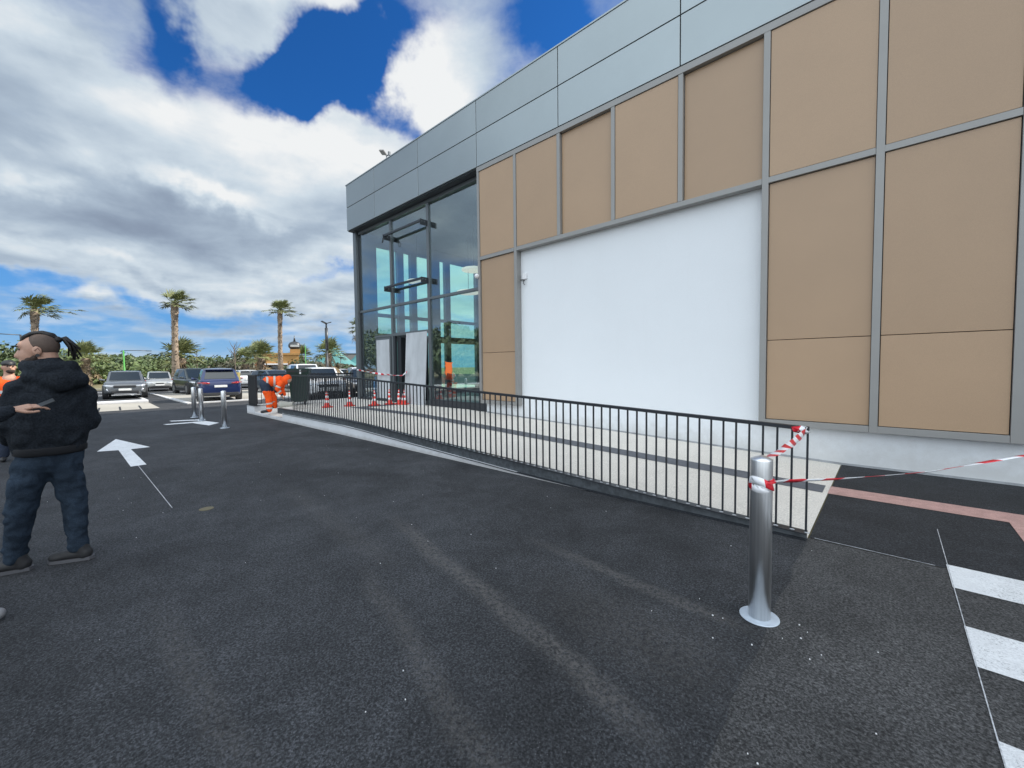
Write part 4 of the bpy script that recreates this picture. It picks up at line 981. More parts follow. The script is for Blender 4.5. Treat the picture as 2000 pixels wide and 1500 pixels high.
sapling(457, 670, 38, 'bare sapling with yellow timber stakes behind the blue SUV', 41, True)
sapling(383, 682, 62, 'thin bare sapling above the dark SUV', 42)

# ---------------------------------------------------------------- street lamps
def lamp(px, py, d, label, m, r_=.07, arm=None, double=False):
    p = WD(px, py, d); t = empty('street_lamp', (p.x, p.y, 0), 0, label, 'street lamp', 'street lamps'); h = p.z
    bm = bmesh.new(); tube(bm, [(0, 0, 0), (0, 0, h*.5), (0, 0, h*.5+.01), (0, 0, h-.02)], [r_, r_, r_*.8, r_*.7], 10); link('pole', bm, M[m], t)
    bm = bmesh.new()
    if arm: tube(bm, [(0, 0, h-.05), (0, arm*.6, h), (0, arm, h-.02)], [.035, .03, .03], 6); box(bm, (-.08, arm-.1, h-.07), (.08, arm+.35*(1 if arm > 0 else -1), h+.0))
    else: lathe(bm, [(.10, h-.02), (.36, h+.02), (.38, h+.05), (.30, h+.07)], 16)
    link('lamp_head', bm, M['lampgrey'] , t); return t
p = WD(637, 631, 26); ml = empty('street_lamp', (p.x, p.y, 0), 0, 'dark grey street lamp with flat winged head left of the building', 'street lamp', 'street lamps'); h = p.z
bm = bmesh.new(); tube(bm, [(0, 0, 0), (0, 0, h-1.55)], .055, 12); tube(bm, [(0, 0, h-1.55), (0, 0, h-.28)], .085, 12); tube(bm, [(0, 0, h-.28), (0, 0, h-.02)], .045, 10); link('pole', bm, M['lampgrey'], ml, True)
bm = bmesh.new()
quadv = [(-.10, -.26, h+.06), (.10, -.26, h+.06), (.12, .0, h-.05), (-.12, .0, h-.05), (-.10, .26, h+.04), (.10, .26, h+.04)]
v = [bm.verts.new(q) for q in quadv]; u = [bm.verts.new((q[0], q[1], q[2]+.05)) for q in quadv]
for a in ((0, 1, 2, 3), (3, 2, 5, 4)):
    bm.faces.new([v[i] for i in a]); bm.faces.new([u[i] for i in a][::-1])
for a, b in ((0, 1), (1, 2), (2, 5), (5, 4), (4, 3), (3, 0)): bm.faces.new((v[a], v[b], u[b], u[a]))
link('lamp_head', bm, M['lampgrey'], ml)
lamp(241, 684, 60, 'bright green street lamp with thin arm above the grey crossover', 'green', .09, 1.9)
lamp(596, 674, 58, 'thin green street lamp between the tall palm and the dark lamp', 'green', .06, -.25)
lamp(40, 653, 50, 'street lamp whose dark arm shows left of the head of the man in black', 'lampgrey', .08, -2.1)
for px, d, lb in ((586, 110, 'faint far lamp with twin arms right of the restaurant'), (665, 112, 'faint far lamp with twin arms above the turquoise roof')):
    p = WD(px, 694, d); t = empty('street_lamp', (p.x, p.y, 0), 0, lb, 'street lamp', 'street lamps'); bm = bmesh.new(); tube(bm, [(0, 0, 0), (0, 0, p.z)], .08, 6); link('pole', bm, M['lampgrey'], t)
    bm = bmesh.new(); box(bm, (-.05, -2.0, p.z-.05), (.05, 2.0, p.z+.05)); link('lamp_head', bm, M['lampgrey'], t)

# ---------------------------------------------------------------- far buildings
p = WD(542, 722, 88); a = math.atan2(p.y, p.x)
rs = empty('restaurant', (p.x, p.y, 0), a, 'ochre restaurant building with round sign tower behind the tall palm', 'building')
M['ochre'] = mat('ochre_render', (.40, .22, .075), .85, var=.06, vscale=.5); M['brick'] = mat('brick_red', (.34, .13, .06), .85, var=.1, vscale=1)
bm = bmesh.new(); box(bm, (0, -3.6, 0), (9, 3.6, 4.2)); box(bm, (-.25, -3.75, 4.2), (9, 3.75, 4.55)); link('wall', bm, M['ochre'], rs)
bm = bmesh.new(); box(bm, (-.08, 1.9, 0), (-.003, 3.55, 2.6)); box(bm, (-.08, -2.9+0, 0), (-.003, -1.6, 2.6)); link('brick_panel', bm, M['brick'], rs)
bm = bmesh.new(); box(bm, (-.10, -1.5, .8), (-.003, 1.8, 2.2)); link('window', bm, M['carglass'], rs)
bm = bmesh.new(); box(bm, (-1.0, -1.7, 2.35), (-.003, 2.0, 2.6)); link('awning', bm, M['white'], rs)
bm = bmesh.new(); box(bm, (.5, -3.9, 4.55), (2.6, -2.2, 5.3)); link('tower', bm, M['ochre'], rs)
bm = bmesh.new(); bmesh.ops.create_uvsphere(bm, u_segments=16, v_segments=10, radius=1, matrix=Matrix.Translation((1.5, -3.0, 6.0)) @ Matrix.Diagonal((.9, 1.1, .85, 1))); tube(bm, [(1.5, -3, 6.8), (1.5, -3, 8.0)], [.22, .02], 8); link('round_sign', bm, M['lampgrey'], rs, True)
bm = bmesh.new(); box(bm, (.55, -3.75, 5.75), (.62, -2.25, 6.15)); link('sign_panel', bm, mat('pale_grey', (.45, .46, .45), .6), rs)
p = WD(652, 722, 125); a = math.atan2(p.y, p.x)
tb = empty('tented_building', (p.x, p.y, 0), a, 'low building with turquoise tent-like peaked roof far behind the street lamp', 'building')
M['turq'] = mat('turquoise_roof', (.075, .23, .225), .6, var=.1, vscale=.4)
bm = bmesh.new()
# peaked sheets swept down from two masts
def tent(y0, w_, hh, x0=0):
    N = 8; top = bm.verts.new((x0+4, y0, hh)); ring = []
    for k in range(24):
        a_ = 2*math.pi*k/24; ring.append((math.cos(a_)*4.5+x0+4, y0+math.sin(a_)*w_))
    prev = [top]*24
    for j in (1, 2, 3, 4):
        q = j/4; z = hh*(1-q)**1.6 + 1.6*q; cur = [bm.verts.new((x0+4+(x-x0-4)*q, y0+(y-y0)*q, z)) for x, y in ring]
        for k in range(24):
            if j == 1: bm.faces.new((top, cur[k], cur[(k+1) % 24]))
            else: bm.faces.new((prev[k], cur[k], cur[(k+1) % 24], prev[(k+1) % 24]))
        prev = cur
tent(0, 9.5, 8.6); tent(-7, 7, 6.4, 2)
link('roof', bm, M['turq'], tb)
bm = bmesh.new(); box(bm, (1, -7, 0), (7, 6, 2.2)); link('wall', bm, M['white'], tb)
bm = bmesh.new(); box(bm, (.92, -5, .6), (.997, 4.5, 1.7)); link('window', bm, M['carglass'], tb)
p = WD(692, 722, 150); a = math.atan2(p.y, p.x)
fb_ = empty('far_block', (p.x, p.y, 0), a, 'low grey flat-roofed block far off by the building corner', 'building')
bm = bmesh.new(); box(bm, (0, -7, 0), (8, 9, 6.2)); link('wall', bm, mat('far_grey', (.26, .24, .22), .85), fb_); bm = bmesh.new(); box(bm, (-.1, -7.2, 6.2), (8, 9.2, 6.6)); link('roof', bm, M['lampgrey'], fb_)
bm = bmesh.new()
for k in range(5): box(bm, (-.06, -5.5+k*2.6, 2.8), (-.003, -4+k*2.6, 4.2))
link('window', bm, M['carglass'], fb_)
# ---------------------------------------------------------------- people
M['skin'] = mat('skin', (.42, .245, .175), .55, var=.08, vscale=12, bump=.1, bscale=200); M['hoodie'] = mat('black_hoodie', (.016, .020, .026), .92, var=.25, vscale=3, fvar=.35, fscale=90, bump=.5, bscale=35, spec=.15)
M['jeans'] = mat('blue_jeans', (.024, .037, .056), .9, var=.35, vscale=4, fvar=.25, fscale=160, bump=.5, bscale=24, spec=.15, stretch=(1, 1, 1.7))
M['shoe'] = mat('dark_shoe', (.022, .022, .024), .6, var=.2, vscale=20); M['sole'] = mat('shoe_sole', (.10, .10, .11), .6); M['hair'] = mat('black_hair', (.008, .007, .007), .6, bump=.4, bscale=120)
M['stubble'] = mat('shaved_hair', (.085, .058, .045), .75, var=.12, vscale=30); M['beard'] = mat('beard', (.04, .026, .020), .85, var=.2, vscale=40, bump=.5, bscale=180)
M['orange'] = mat('hivis_orange', (.90, .105, .015), .7, var=.1, vscale=5, bump=.3, bscale=18, spec=.2); M['reflex'] = mat('reflective_band', (.50, .50, .48), .45); M['navy'] = mat('navy_workwear', (.016, .026, .05), .85, var=.2, vscale=6, bump=.3, bscale=20)
U = Vector
Zv = Vector((0, 0, 1)); Xv = Vector((1, 0, 0))
def body(name, loc, rz, label, cat='person', group=None): return empty(name, loc, rz, label, cat, group)

# man in the black hoodie: back to the camera, face turned left (towards -y); local = world axes at his feet
mx, my = -5.0, -.10
man = body('person', (mx, my, 0), 0, 'man with dreadlock ponytail in black hoodie and blue jeans, seen from behind')
Z_ = Vector((0, 0, 1))
bm = bmesh.new()
# skull, face in profile, neck, hidden torso core, hands inside the sleeves
HD = Vector((-.01, -.03, 1.760))
HR = Matrix.Rotation(R(-20), 3, 'Z') @ Matrix.Rotation(R(9), 3, 'X')
def hp(v): return HD + HR @ Vector(v)
HE = HR.to_euler()
ellip(bm, HD, (.080, .104, .104), HE); ellip(bm, hp((0, .028, .012)), (.079, .088, .097), HE); ellip(bm, hp((0, -.052, -.045)), (.064, .070, .085), HE)
ellip(bm, hp((0, -.082, .030)), (.058, .030, .040), HE); ellip(bm, hp((0, -.070, -.112)), (.052, .056, .038), HE); ellip(bm, hp((0, -.105, -.125)), (.028, .026, .026), HE)
capsule(bm, hp((0, -.106, .002)), .014, hp((0, -.136, -.046)), .019); ellip(bm, hp((0, -.118, -.052)), (.023, .020, .015), HE)
ellip(bm, hp((0, -.116, -.080)), (.027, .017, .011), HE); ellip(bm, hp((0, -.114, -.095)), (.025, .015, .010), HE)
ellip(bm, hp((0, -.100, .024)), (.050, .020, .011), HE); capsule(bm, hp((0, .03, -.05)), .066, U((-.01, .02, 1.50)), .082)
capsule(bm, U((0, 0, 1.46)), .07, U((0, -.02, 1.05)), .08)
blend('head_and_body', bm, M['skin'], man, .0085, 3)
for s in (1, -1):
    bm = bmesh.new(); c = hp((s*.079, .012, -.028))
    ellip(bm, c, (.014, .028, .038), HE); bl = blend('ear', bm, M['skin'], man, .006, 1)
    bm = bmesh.new(); bmesh.ops.create_cone(bm, cap_ends=True, segments=14, radius1=.012, radius2=.012, depth=.02, matrix=Matrix.Translation(c+U((s*.008, .002, -.036))) @ Matrix.Rotation(R(90), 4, 'Y')); link('ear_plug', bm, M['black'], man)
    bm = bmesh.new(); tube(bm, [c+U((s*.012, -.012, .0)), c+U((s*.014, .006, .022)), c+U((s*.013, .014, .0))], [.003, .004, .003], 6); link('ear_fold', bm, mat('skin_dark', (.22, .11, .08), .6), man)
    bm = bmesh.new(); bmesh.ops.create_uvsphere(bm, u_segments=12, v_segments=8, radius=.0095, matrix=Matrix.Translation(hp((s*.034, -.098, .002)))); link('eye', bm, mat('eye_dark', (.05, .04, .035), .3), man)
    bm = bmesh.new(); tube(bm, [hp((s*.016, -.121, .026)), hp((s*.036, -.114, .032)), hp((s*.052, -.096, .024))], [.004, .006, .003], 6); link('eyebrow', bm, M['hair'], man)
# stubbled sides, dark strip over the top, beard
bm = bmesh.new(); ellip(bm, hp((0, .026, .016)), (.0835, .0945, .101), HE, sub=4)
HI = HR.inverted()
def hl_(v): return HI @ (v.co-HD)
kill = [v for v in bm.verts if hl_(v).z < (-.060 if hl_(v).y > .02 else -.005) or hl_(v).y < -.045 + .25*max(0, .06-hl_(v).z)]
bmesh.ops.delete(bm, geom=kill, context='VERTS'); o = link('shaved_sides', bm, M['stubble'], man, True); sm = o.modifiers.new('t', 'SOLIDIFY'); sm.thickness = .004
bm = bmesh.new()
arc = [hp((0, -.085, .062)), hp((0, -.055, .094)), hp((0, -.01, .112)), hp((0, .04, .115)), hp((0, .085, .092)), hp((0, .112, .055))]
tube(bm, arc, [.018, .034, .044, .046, .040, .022], 12, flat=(Z_, .45)); 
blend('hair_top', bm, M['hair'], man, .006, 2)
rnd = random.Random(9)
knot = hp((0, .118, .050)); bm = bmesh.new(); ellip(bm, knot, (.030, .026, .028), HE, sub=2); link('hair_knot', bm, M['hair'], man, True)
for i in range(17):
    a = rnd.uniform(-1, 1); e1 = knot+U((a*.035, .030+rnd.uniform(0, .025), rnd.uniform(-.005, .03))); l_ = rnd.uniform(.09, .17)
    e2 = e1+U((a*.02, .028+rnd.uniform(0, .03), -l_*.45)); e3 = e2+U((a*.01, rnd.uniform(-.01, .05), -l_*.55))
    bm = bmesh.new(); tube(bm, [knot, e1, e2, e3], [.010, .0085, .0075, .005], 7); link('dreadlock', bm, M['hair'], man, True)
bm = bmesh.new(); ellip(bm, hp((0, -.066, -.104)), (.0575, .058, .046), HE); ellip(bm, hp((0, -.100, -.128)), (.034, .032, .034), HE); ellip(bm, hp((0, -.118, -.112)), (.022, .012, .012), HE); ellip(bm, hp((0, -.020, -.078)), (.0725, .032, .046), HE); ellip(bm, hp((0, -.055, -.088)), (.068, .040, .040), HE)
capsule(bm, hp((-.02, -.121, -.070)), .007, hp((.02, -.121, -.070)), .007)
blend('beard', bm, M['beard'], man, .0075, 2)
# hoodie with hood lying on the shoulders
bm = bmesh.new(); FX_ = (Xv, .74)
tube(bm, [(0, 0, .925), (0, 0, .97), (0, 0, 1.03), (0, 0, 1.14), (0, 0, 1.26), (0, .01, 1.37), (0, .01, 1.45), (0, .01, 1.51)], [.200, .205, .222, .232, .228, .208, .175, .11], 28, flat=FX_)
capsule(bm, U((.0, -.145, 1.425)), .085, U((0, .165, 1.405)), .090, 16); capsule(bm, U((0, -.04, 1.50)), .10, U((0, .05, 1.46)), .12, 16)
capsule(bm, U((.01, -.150, 1.42)), .085, U((.02, -.195, 1.17)), .070, 16); capsule(bm, U((.02, -.195, 1.17)), .070, U((-.12, -.215, 1.03)), .055, 16); capsule(bm, U((-.12, -.215, 1.03)), .052, U((-.24, -.17, 1.04)), .045, 16)
capsule(bm, U((-.01, .185, 1.39)), .088, U((-.03, .225, 1.14)), .074, 16); capsule(bm, U((-.03, .225, 1.14)), .072, U((-.22, .19, 1.08)), .052, 16); capsule(bm, U((-.22, .19, 1.08)), .05, U((-.32, .10, 1.12)), .042, 16)
hb = blend('hoodie', bm, M['hoodie'], man, .012, 3, .022, .10)
wt = bpy.data.textures.new('cloth_folds', 'WOOD'); wt.wood_type = 'BANDNOISE'; wt.noise_scale = .17; wt.turbulence = 11
dd_ = hb.modifiers.new('folds', 'DISPLACE'); dd_.texture = wt; dd_.strength = .012; dd_.texture_coords = 'LOCAL'
bm = bmesh.new(); 
for k in range(15):
    a = R(-165)+R(330)*k/14; p0 = U((-.005+.095*math.sin(a), .02+.125*math.cos(a), 1.525-.045*math.sin(a)**2*0+.0)); p0.z = 1.600 - .010*math.cos(a)
    p1 = U((-.005+.095*math.sin(a+.41), .02+.125*math.cos(a+.41), 1.600-.010*math.cos(a+.41))); capsule(bm, p0, .052, p1, .052, 10, n=3)
capsule(bm, U((.01, .02, 1.615)), .088, U((0, 0, 1.42)), .15, 16); capsule(bm, U((.07, -.08, 1.53)), .060, U((.125, .08, 1.480)), .080, 12); capsule(bm, U((.125, .07, 1.49)), .082, U((.08, .165, 1.50)), .072, 12); capsule(bm, U((.02, .15, 1.57)), .055, U((.10, .12, 1.52)), .070, 12); capsule(bm, U((.10, -.02, 1.58)), .05, U((.07, .13, 1.605)), .058, 12)
blend('hood', bm, M['hoodie'], man, .012, 4, .018, .07)
bm = bmesh.new(); 
N = 28
for z0, z1, k in ((.925, .985, 1.0),):
    ra_ = []
    for z, kk in ((.905, .90), (.92, .985), (.96, 1.0), (.972, .97)):
        ra_.append([bm.verts.new((.156*kk*math.cos(6.283*i/N), .208*kk*math.sin(6.283*i/N), z)) for i in range(N)])
    for a, b in zip(ra_, ra_[1:]):
        for i in range(N): bm.faces.new((a[i], a[(i+1) % N], b[(i+1) % N], b[i]))
    bm.faces.new(ra_[0][::-1]); bm.faces.new(ra_[-1])
link('hem_band', bm, mat('hoodie_hem', (.008, .009, .012), .9), man, True)
# jeans
bm = bmesh.new()
capsule(bm, U((0, -.06, .89)), .138, U((0, .05, .89)), .138, 18, (Xv, .85)); capsule(bm, U((.01, 0, .97)), .150, U((0, -.005, .86)), .16, 18, (Xv, .8))
capsule(bm, U((.0, -.100, .84)), .115, U((-.0, -.180, .47)), .084, 16); capsule(bm, U((-.0, -.180, .49)), .084, U((-.02, -.225, .12)), .066, 16)
capsule(bm, U((0, .060, .84)), .112, U((.04, .115, .47)), .080, 16); capsule(bm, U((.04, .115, .49)), .080, U((.065, .120, .12)), .062, 16)
jn = blend('jeans', bm, M['jeans'], man, .011, 2, .020, .07)
wt = bpy.data.textures.new('cloth_creases', 'WOOD'); wt.wood_type = 'BANDNOISE'; wt.noise_scale = .11; wt.turbulence = 9
dd_ = jn.modifiers.new('creases', 'DISPLACE'); dd_.texture = wt; dd_.strength = .011; dd_.texture_coords = 'LOCAL'
bm = bmesh.new(); capsule(bm, U((-.02, -.192, .71)), .050, U((-.02, -.204, .62)), .048, 14); capsule(bm, U((.035, -.188, .71)), .048, U((.035, -.200, .62)), .046, 14); blend('cargo_pocket', bm, M['jeans'], man, .010, 2)
for fx, fy, s in ((-.02, -.235, 1), (.065, .105, 0)):
    bm = bmesh.new()
    ang = R(-108) if s else R(-118); d = U((math.cos(ang), math.sin(ang), 0))
    c = U((fx, fy, 0))
    capsule(bm, c-d*.06+U((0, 0, .062)), .046, c+d*.14+U((0, 0, .048)), .038, 14); capsule(bm, c-d*.055+U((0, 0, .05)), .048, c-d*.03+U((0, 0, .115)), .050, 14)
    capsule(bm, c+d*.08+U((0, 0, .048)), .046, c+d*.13+U((0, 0, .044)), .042, 14, (Zv, .8)); blend('shoe', bm, M['shoe'], man, .009, 2)
    bm = bmesh.new(); n = U((-d.y, d.x, 0)); ring = []
    pl_ = [(-.115, 0), (-.10, .034), (-.02, .040), (.08, .046), (.15, .040), (.185, 0), (.15, -.036), (.08, -.046), (-.02, -.040), (-.10, -.034)]
    prism(bm, pl_, lambda p, t_, c=c, d=d, n=n: c + d*p[0] + n*p[1] + U((0, 0, .003+t_*.026))); link('sole', bm, M['sole'], man)

# hand helper: palm, four fingers and a thumb as one skin
def hand(parent, wrist, fwd, upv, side, curl=.5, sc_=1.0, mt='skin', vox=.0042):
    bm = bmesh.new(); f, u, s = fwd.normalized(), upv.normalized(), side.normalized(); k = sc_
    pc = wrist+f*.045*k
    for j in range(4):
        o_ = s*((j-1.5)*.0215*k); capsule(bm, wrist+o_*.6, .015*k, wrist+f*.085*k+o_, .0120*k, 10, n=3)
        ln = (.040, .046, .043, .033)[j]*k; b0_ = wrist+f*.088*k+o_; th = 0; p = b0_; cj = curl*(.75+.2*j)
        for q in range(3):
            th += cj*(.45, .85, .65)[q]; dd = f*math.cos(th)-u*math.sin(th); l_ = ln*(1.0, .68, .5)[q]; n_ = p+dd*l_; capsule(bm, p, (.0086, .0080, .0073)[q]*k, n_, (.0080, .0073, .0066)[q]*k, 10, n=3); p = n_
    tb_ = wrist+f*.025*k - s*.032*k; t1 = tb_+(f*.7-s*.45-u*.35).normalized()*.042*k; t2 = t1+(f*.9-s*.0-u*.30).normalized()*.034*k; t3 = t2+(f*.95+s*.15-u*.1).normalized()*.026*k
    capsule(bm, tb_, .0145*k, t1, .012*k, 10, n=3); capsule(bm, t1, .0115*k, t2, .010*k, 10, n=3); capsule(bm, t2, .010*k, t3, .0085*k, 10, n=3)
    return blend('hand', bm, M[mt], parent, vox, 1)

# second person: outside the left edge, only the forearm with a phone and a shoe tip reach into view
px_, py_ = -4.42, -.80
p2 = body('person', (px_, py_, 0), 0, 'person cut off at the left edge, dark sleeve and hand holding a phone')
bm = bmesh.new(); ellip(bm, U((0, 0, 1.62)), (.080, .095, .115)); ellip(bm, U((0, .055, 1.57)), (.055, .05, .07)); ellip(bm, U((0, .105, 1.585)), (.014, .018, .02)); capsule(bm, U((0, 0, 1.58)), .058, U((0, 0, 1.40)), .07); capsule(bm, U((0, 0, 1.40)), .11, U((0, 0, 1.0)), .13)
blend('head_and_body', bm, M['skin'], p2, .012, 3)
bm = bmesh.new(); ellip(bm, U((0, -.02, 1.655)), (.088, .10, .10)); blend('hair', bm, M['hair'], p2, .012, 2)
Wr = U((-.165, .535, 1.300)); El = U((.02, .27, 1.155)); Sh = U((.02, .10, 1.385))
bm = bmesh.new(); capsule(bm, U((0, 0, 1.28)), .155, U((0, 0, .98)), .155, 16); capsule(bm, U((0, -.12, 1.38)), .07, U((0, .12, 1.38)), .07); capsule(bm, Sh, .075, El, .062); capsule(bm, El, .062, Wr-(Wr-El).normalized()*.03, .046); capsule(bm, U((0, -.16, 1.36)), .07, U((.02, -.22, 1.10)), .06); capsule(bm, U((.02, -.22, 1.10)), .058, U((-.12, -.16, 1.0)), .045)
blend('jacket', bm, M['hoodie'], p2, .013, 3, .014, .06)
bm = bmesh.new(); capsule(bm, U((0, 0, .92)), .16, U((0, 0, .86)), .16, 16); capsule(bm, U((0, -.08, .85)), .11, U((0, -.10, .12)), .07); capsule(bm, U((0, .08, .85)), .11, U((.23, .24, .12)), .07); blend('trousers', bm, M['jeans'], p2, .015, 3, .015, .08)
for c in (U((.26, .29, 0)), U((0, -.11, 0))):
    bm = bmesh.new(); d = U((.3, .95, 0)).normalized(); capsule(bm, c-d*.05+U((0, 0, .055)), .045, c+d*.17+U((0, 0, .046)), .038, 14); capsule(bm, c-d*.04+U((0, 0, .05)), .046, c-d*.02+U((0, 0, .13)), .05, 14); blend('shoe', bm, mat('grey_shoe', (.22, .22, .23), .8), p2, .010, 2)
hf = U((-.10, .95, .20)).normalized(); hs = U((-.90, -.06, .27)).normalized(); hs = (hs - hf*hs.dot(hf)).normalized(); hu = hf.cross(hs); hu = -hu if hu.z < 0 else hu
hand(p2, Wr, hf, hu, hs, curl=.50, sc_=1.0)
bm = bmesh.new(); box(bm, (-.036, -.005, -.004), (.036, .145, .004)); bevel(bm, .003, 2)
ph = link('mobile_phone', bm, mat('phone_black', (.012, .015, .018), .45)); 
Mr = Matrix((hs, hf*.96+hu*.25, hu)).transposed().to_4x4(); 
y_ax = (hf*.96+hu*.28).normalized(); x_ax = hs; z_ax = x_ax.cross(y_ax).normalized(); Mr = Matrix((x_ax, y_ax, z_ax)).transposed().to_4x4()
Mr.translation = U((px_, py_, 0))+Wr+hf*.072-hu*.024; ph.matrix_world = Mr; tag(ph, 'dark mobile phone held in the hand at the left edge', 'phone')

# third person behind: orange vest, dark cap
p = WD(17, 720, 11.5); av = math.atan2(p.y, p.x)
p3 = body('person', (p.x, p.y, 0), av, 'man in orange hi-vis vest and dark cap behind the man in the hoodie')
bm = bmesh.new(); ellip(bm, U((0, 0, 1.66)), (.095, .078, .11)); ellip(bm, U((-.04, -.02, 1.61)), (.06, .055, .06)); ellip(bm, U((-.10, -.02, 1.64)), (.018, .014, .02)); capsule(bm, U((0, 0, 1.62)), .06, U((0, 0, 1.45)), .07); capsule(bm, U((0, 0, 1.42)), .11, U((0, 0, 1.0)), .13)
ellip(bm, U((-.30, .22, 1.08)), (.045, .035, .05)); ellip(bm, U((-.30, -.22, 1.08)), (.045, .035, .05)); blend('head_and_body', bm, M['skin'], p3, .014, 2)
for s_ in (1, -1):
    bm = bmesh.new(); bmesh.ops.create_uvsphere(bm, u_segments=10, v_segments=6, radius=.012, matrix=Matrix.Translation((-.088, -.02+s_*.032, 1.668))); link('eye', bm, mat('eye_dark', (.05, .04, .035), .3), p3)
    bm = bmesh.new(); ellip(bm, U((.005, s_*.078, 1.645)), (.024, .010, .032), sub=2); link('ear', bm, M['skin'], p3, True)
bm = bmesh.new(); ellip(bm, U((-.05, -.02, 1.585)), (.058, .055, .045)); link('beard', bm, M['beard'], p3, True)
bm = bmesh.new(); ellip(bm, U((0, 0, 1.715)), (.108, .088, .07)); capsule(bm, U((-.09, -.03, 1.70)), .03, U((-.17, -.03, 1.69)), .03, flat=(Zv, .35)); blend('cap', bm, M['black'], p3, .012, 2)
bm = bmesh.new(); capsule(bm, U((0, 0, 1.30)), .185, U((0, 0, 1.02)), .185, 16, (Xv, .8)); capsule(bm, U((0, -.16, 1.42)), .075, U((0, .16, 1.42)), .075)
for s in (1, -1): capsule(bm, U((0, s*.19, 1.40)), .078, U((.02, s*.24, 1.15)), .066); capsule(bm, U((.02, s*.24, 1.15)), .062, U((-.24, s*.22, 1.08)), .05)
blend('hi_vis_jacket', bm, M['orange'], p3, .015, 3, .018, .09)
for z in (1.05, 1.22):
    bm = bmesh.new(); bmesh.ops.create_cone(bm, cap_ends=False, segments=24, radius1=.205, radius2=.203, depth=.055, matrix=Matrix.Translation((0, 0, z)) @ Matrix.Diagonal((.82, 1, 1, 1))); link('reflective_band', bm, M['reflex'], p3, True)
for s in (1, -1):
    bm = bmesh.new(); bmesh.ops.create_cone(bm, cap_ends=False, segments=16, radius1=.076, radius2=.080, depth=.05, matrix=Matrix.Translation((.015, s*.222, 1.24)) @ Matrix.Rotation(s*R(11), 4, 'X')); link('reflective_band', bm, M['reflex'], p3, True)
bm = bmesh.new(); capsule(bm, U((0, 0, .95)), .16, U((0, 0, .88)), .16, 16, (Xv, .85))
for s in (1, -1): capsule(bm, U((0, s*.09, .86)), .11, U((-.02, s*.12, .12)), .075)
blend('trousers', bm, M['navy'], p3, .016, 3, .015, .08)
for s in (1, -1):
    bm = bmesh.new(); capsule(bm, U((.03, s*.12, .05)), .046, U((-.16, s*.13, .045)), .04); blend('shoe', bm, M['shoe'], p3, .014, 2)
    bm = bmesh.new(); bmesh.ops.create_cone(bm, cap_ends=False, segments=16, radius1=.094, radius2=.1, depth=.06, matrix=Matrix.Translation((-.01, s*.11, .42))); link('reflective_band', bm, M['reflex'], p3, True)

# bending worker at the gap in the railing; built in a plane across the line of sight, y = to the right, x = away
D0 = 15.35
p = WD(535, 800, D0); aw = math.atan2(p.y, p.x)
wk = body('person', (p.x, p.y, 0), aw, 'worker in orange hi-vis clothes bending down by the railing gap')
base = U((p.x, p.y, 0)); Rm = Matrix.Rotation(-aw, 3, 'Z')
def L_(px, py, dx=0.0):
    q = WD(px, py, D0); v = Rm @ (q-base); v.y *= -1 if False else 1; return U((dx, v.y, v.z))
hipL, kneL, ankL = L_(519, 757, -.10), L_(525, 777, -.12), L_(526, 797, -.12)
hipR, kneR, ankR = L_(521, 757, .10), L_(534, 775, .10), L_(536, 790, .13)
pel = L_(519, 751); chest = L_(545, 745); neck = L_(556, 742)
bm = bmesh.new()
capsule(bm, pel, .10, chest, .12); ellip(bm, L_(563, 741), (.095, .10, .11)); hW = L_(551, 774, -.16); hW2 = L_(556, 776, .14)
capsule(bm, L_(548, 765, -.15), .034, hW, .030)
blend('head_and_body', bm, M['skin'], wk, .012, 2)
shl, shr = L_(549, 748, -.19), L_(553, 746, .17)
bm = bmesh.new(); Lt = (Xv, 1.25)
capsule(bm, L_(524, 745), .165, L_(546, 745), .17, 16); capsule(bm, L_(546, 744), .17, L_(554, 745), .13, 16); capsule(bm, shl, .085, L_(541, 759, -.21), .07); capsule(bm, L_(541, 759, -.21), .068, L_(548, 768, -.17), .055)
capsule(bm, shr, .085, L_(551, 760, .2), .068); capsule(bm, L_(551, 760, .2), .062, L_(556, 771, .15), .052); capsule(bm, L_(556, 741), .11, L_(562, 738), .115); 
blend('hi_vis_jacket', bm, M['orange'], wk, .015, 3, .02, .09)
def ringband(parent, a, b, r_, wd=.05):
    a, b = Vector(a), Vector(b); d = (b-a).normalized(); c = (a+b)/2
    bm = bmesh.new(); q = d.to_track_quat('Z', 'Y').to_matrix().to_4x4(); bmesh.ops.create_cone(bm, cap_ends=False, segments=20, radius1=r_, radius2=r_, depth=wd, matrix=Matrix.Translation(c) @ q); link('reflective_band', bm, M['reflex'], parent, True)
ringband(wk, L_(521, 746), L_(523, 746), .178, .06); ringband(wk, L_(535, 745), L_(537, 745), .182, .055); ringband(wk, L_(544, 754, -.2), L_(543, 756, -.2), .083, .05); ringband(wk, L_(544, 763, -.19), L_(546, 765, -.18), .068, .05)
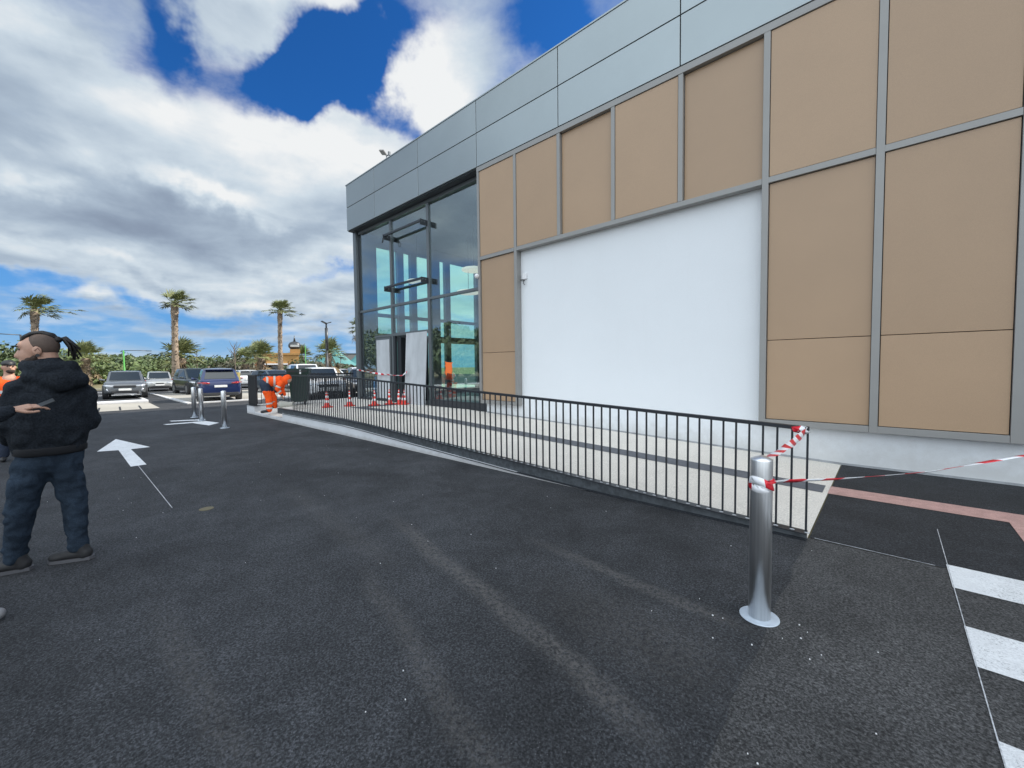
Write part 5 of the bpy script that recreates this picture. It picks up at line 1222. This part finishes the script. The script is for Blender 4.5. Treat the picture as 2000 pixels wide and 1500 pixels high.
bm = bmesh.new(); capsule(bm, L_(518, 750), .165, L_(520, 758), .15, 16); capsule(bm, L_(519, 752, -.08), .13, L_(521, 765, -.11), .115); capsule(bm, L_(521, 752, .08), .13, L_(527, 764, .10), .115); blend('navy_seat', bm, M['navy'], wk, .015, 3, .012, .08)
bm = bmesh.new(); capsule(bm, L_(521, 765, -.11), .118, kneL, .10); capsule(bm, kneL, .10, L_(526, 800, -.12), .080); capsule(bm, L_(526, 763, .10), .115, kneR, .095); capsule(bm, kneR, .095, L_(537, 794, .12), .075); blend('hi_vis_trousers', bm, M['orange'], wk, .015, 3, .02, .09)
ringband(wk, L_(525.5, 786, -.12), L_(526, 789, -.12), .098, .05); ringband(wk, L_(526, 795, -.12), L_(526, 798, -.12), .092, .05); ringband(wk, L_(534.5, 783, .11), L_(535, 785, .12), .092, .05)
for a, z in ((L_(526, 803, -.12), 0), (L_(538, 796, .12), 0)):
    bm = bmesh.new(); capsule(bm, a+U((0, -.02, .03)), .055, a+U((0, .20, -.0)), .045); capsule(bm, a+U((0, -.01, .03)), .055, a+U((0, -.0, .10)), .06); blend('boot', bm, M['shoe'], wk, .013, 2)
hand(wk, L_(549, 770, -.165), (L_(553, 779, -.15)-L_(549, 770, -.165)), U((-1, 0, 0)), U((0, .8, .6)), curl=.8, vox=.006)
bm = bmesh.new(); capsule(bm, L_(548, 768, -.17), .05, L_(550, 770, -.165), .045); blend('glove_cuff', bm, M['navy'], wk, .012, 1)
bg_ = L_(560, 785, -.10); wbag = base + Matrix.Rotation(aw, 3, 'Z') @ bg_
gb = empty('rubble_sack', (wbag.x, wbag.y, .31), aw, 'pale grey sack lying on the landing under the worker hand', 'sack')
bm = bmesh.new(); capsule(bm, U((0, -.10, .10)), .07, U((0, .16, .11)), .115); capsule(bm, U((0, -.12, .11)), .06, U((0, -.18, .16)), .03); capsule(bm, U((0, -.12, .07)), .05, U((0, .16, .08)), .07); blend('sack', bm, mat('sack_cloth', (.42, .42, .38), .9, bump=.4, bscale=20), gb, .014, 2, .02, .08)
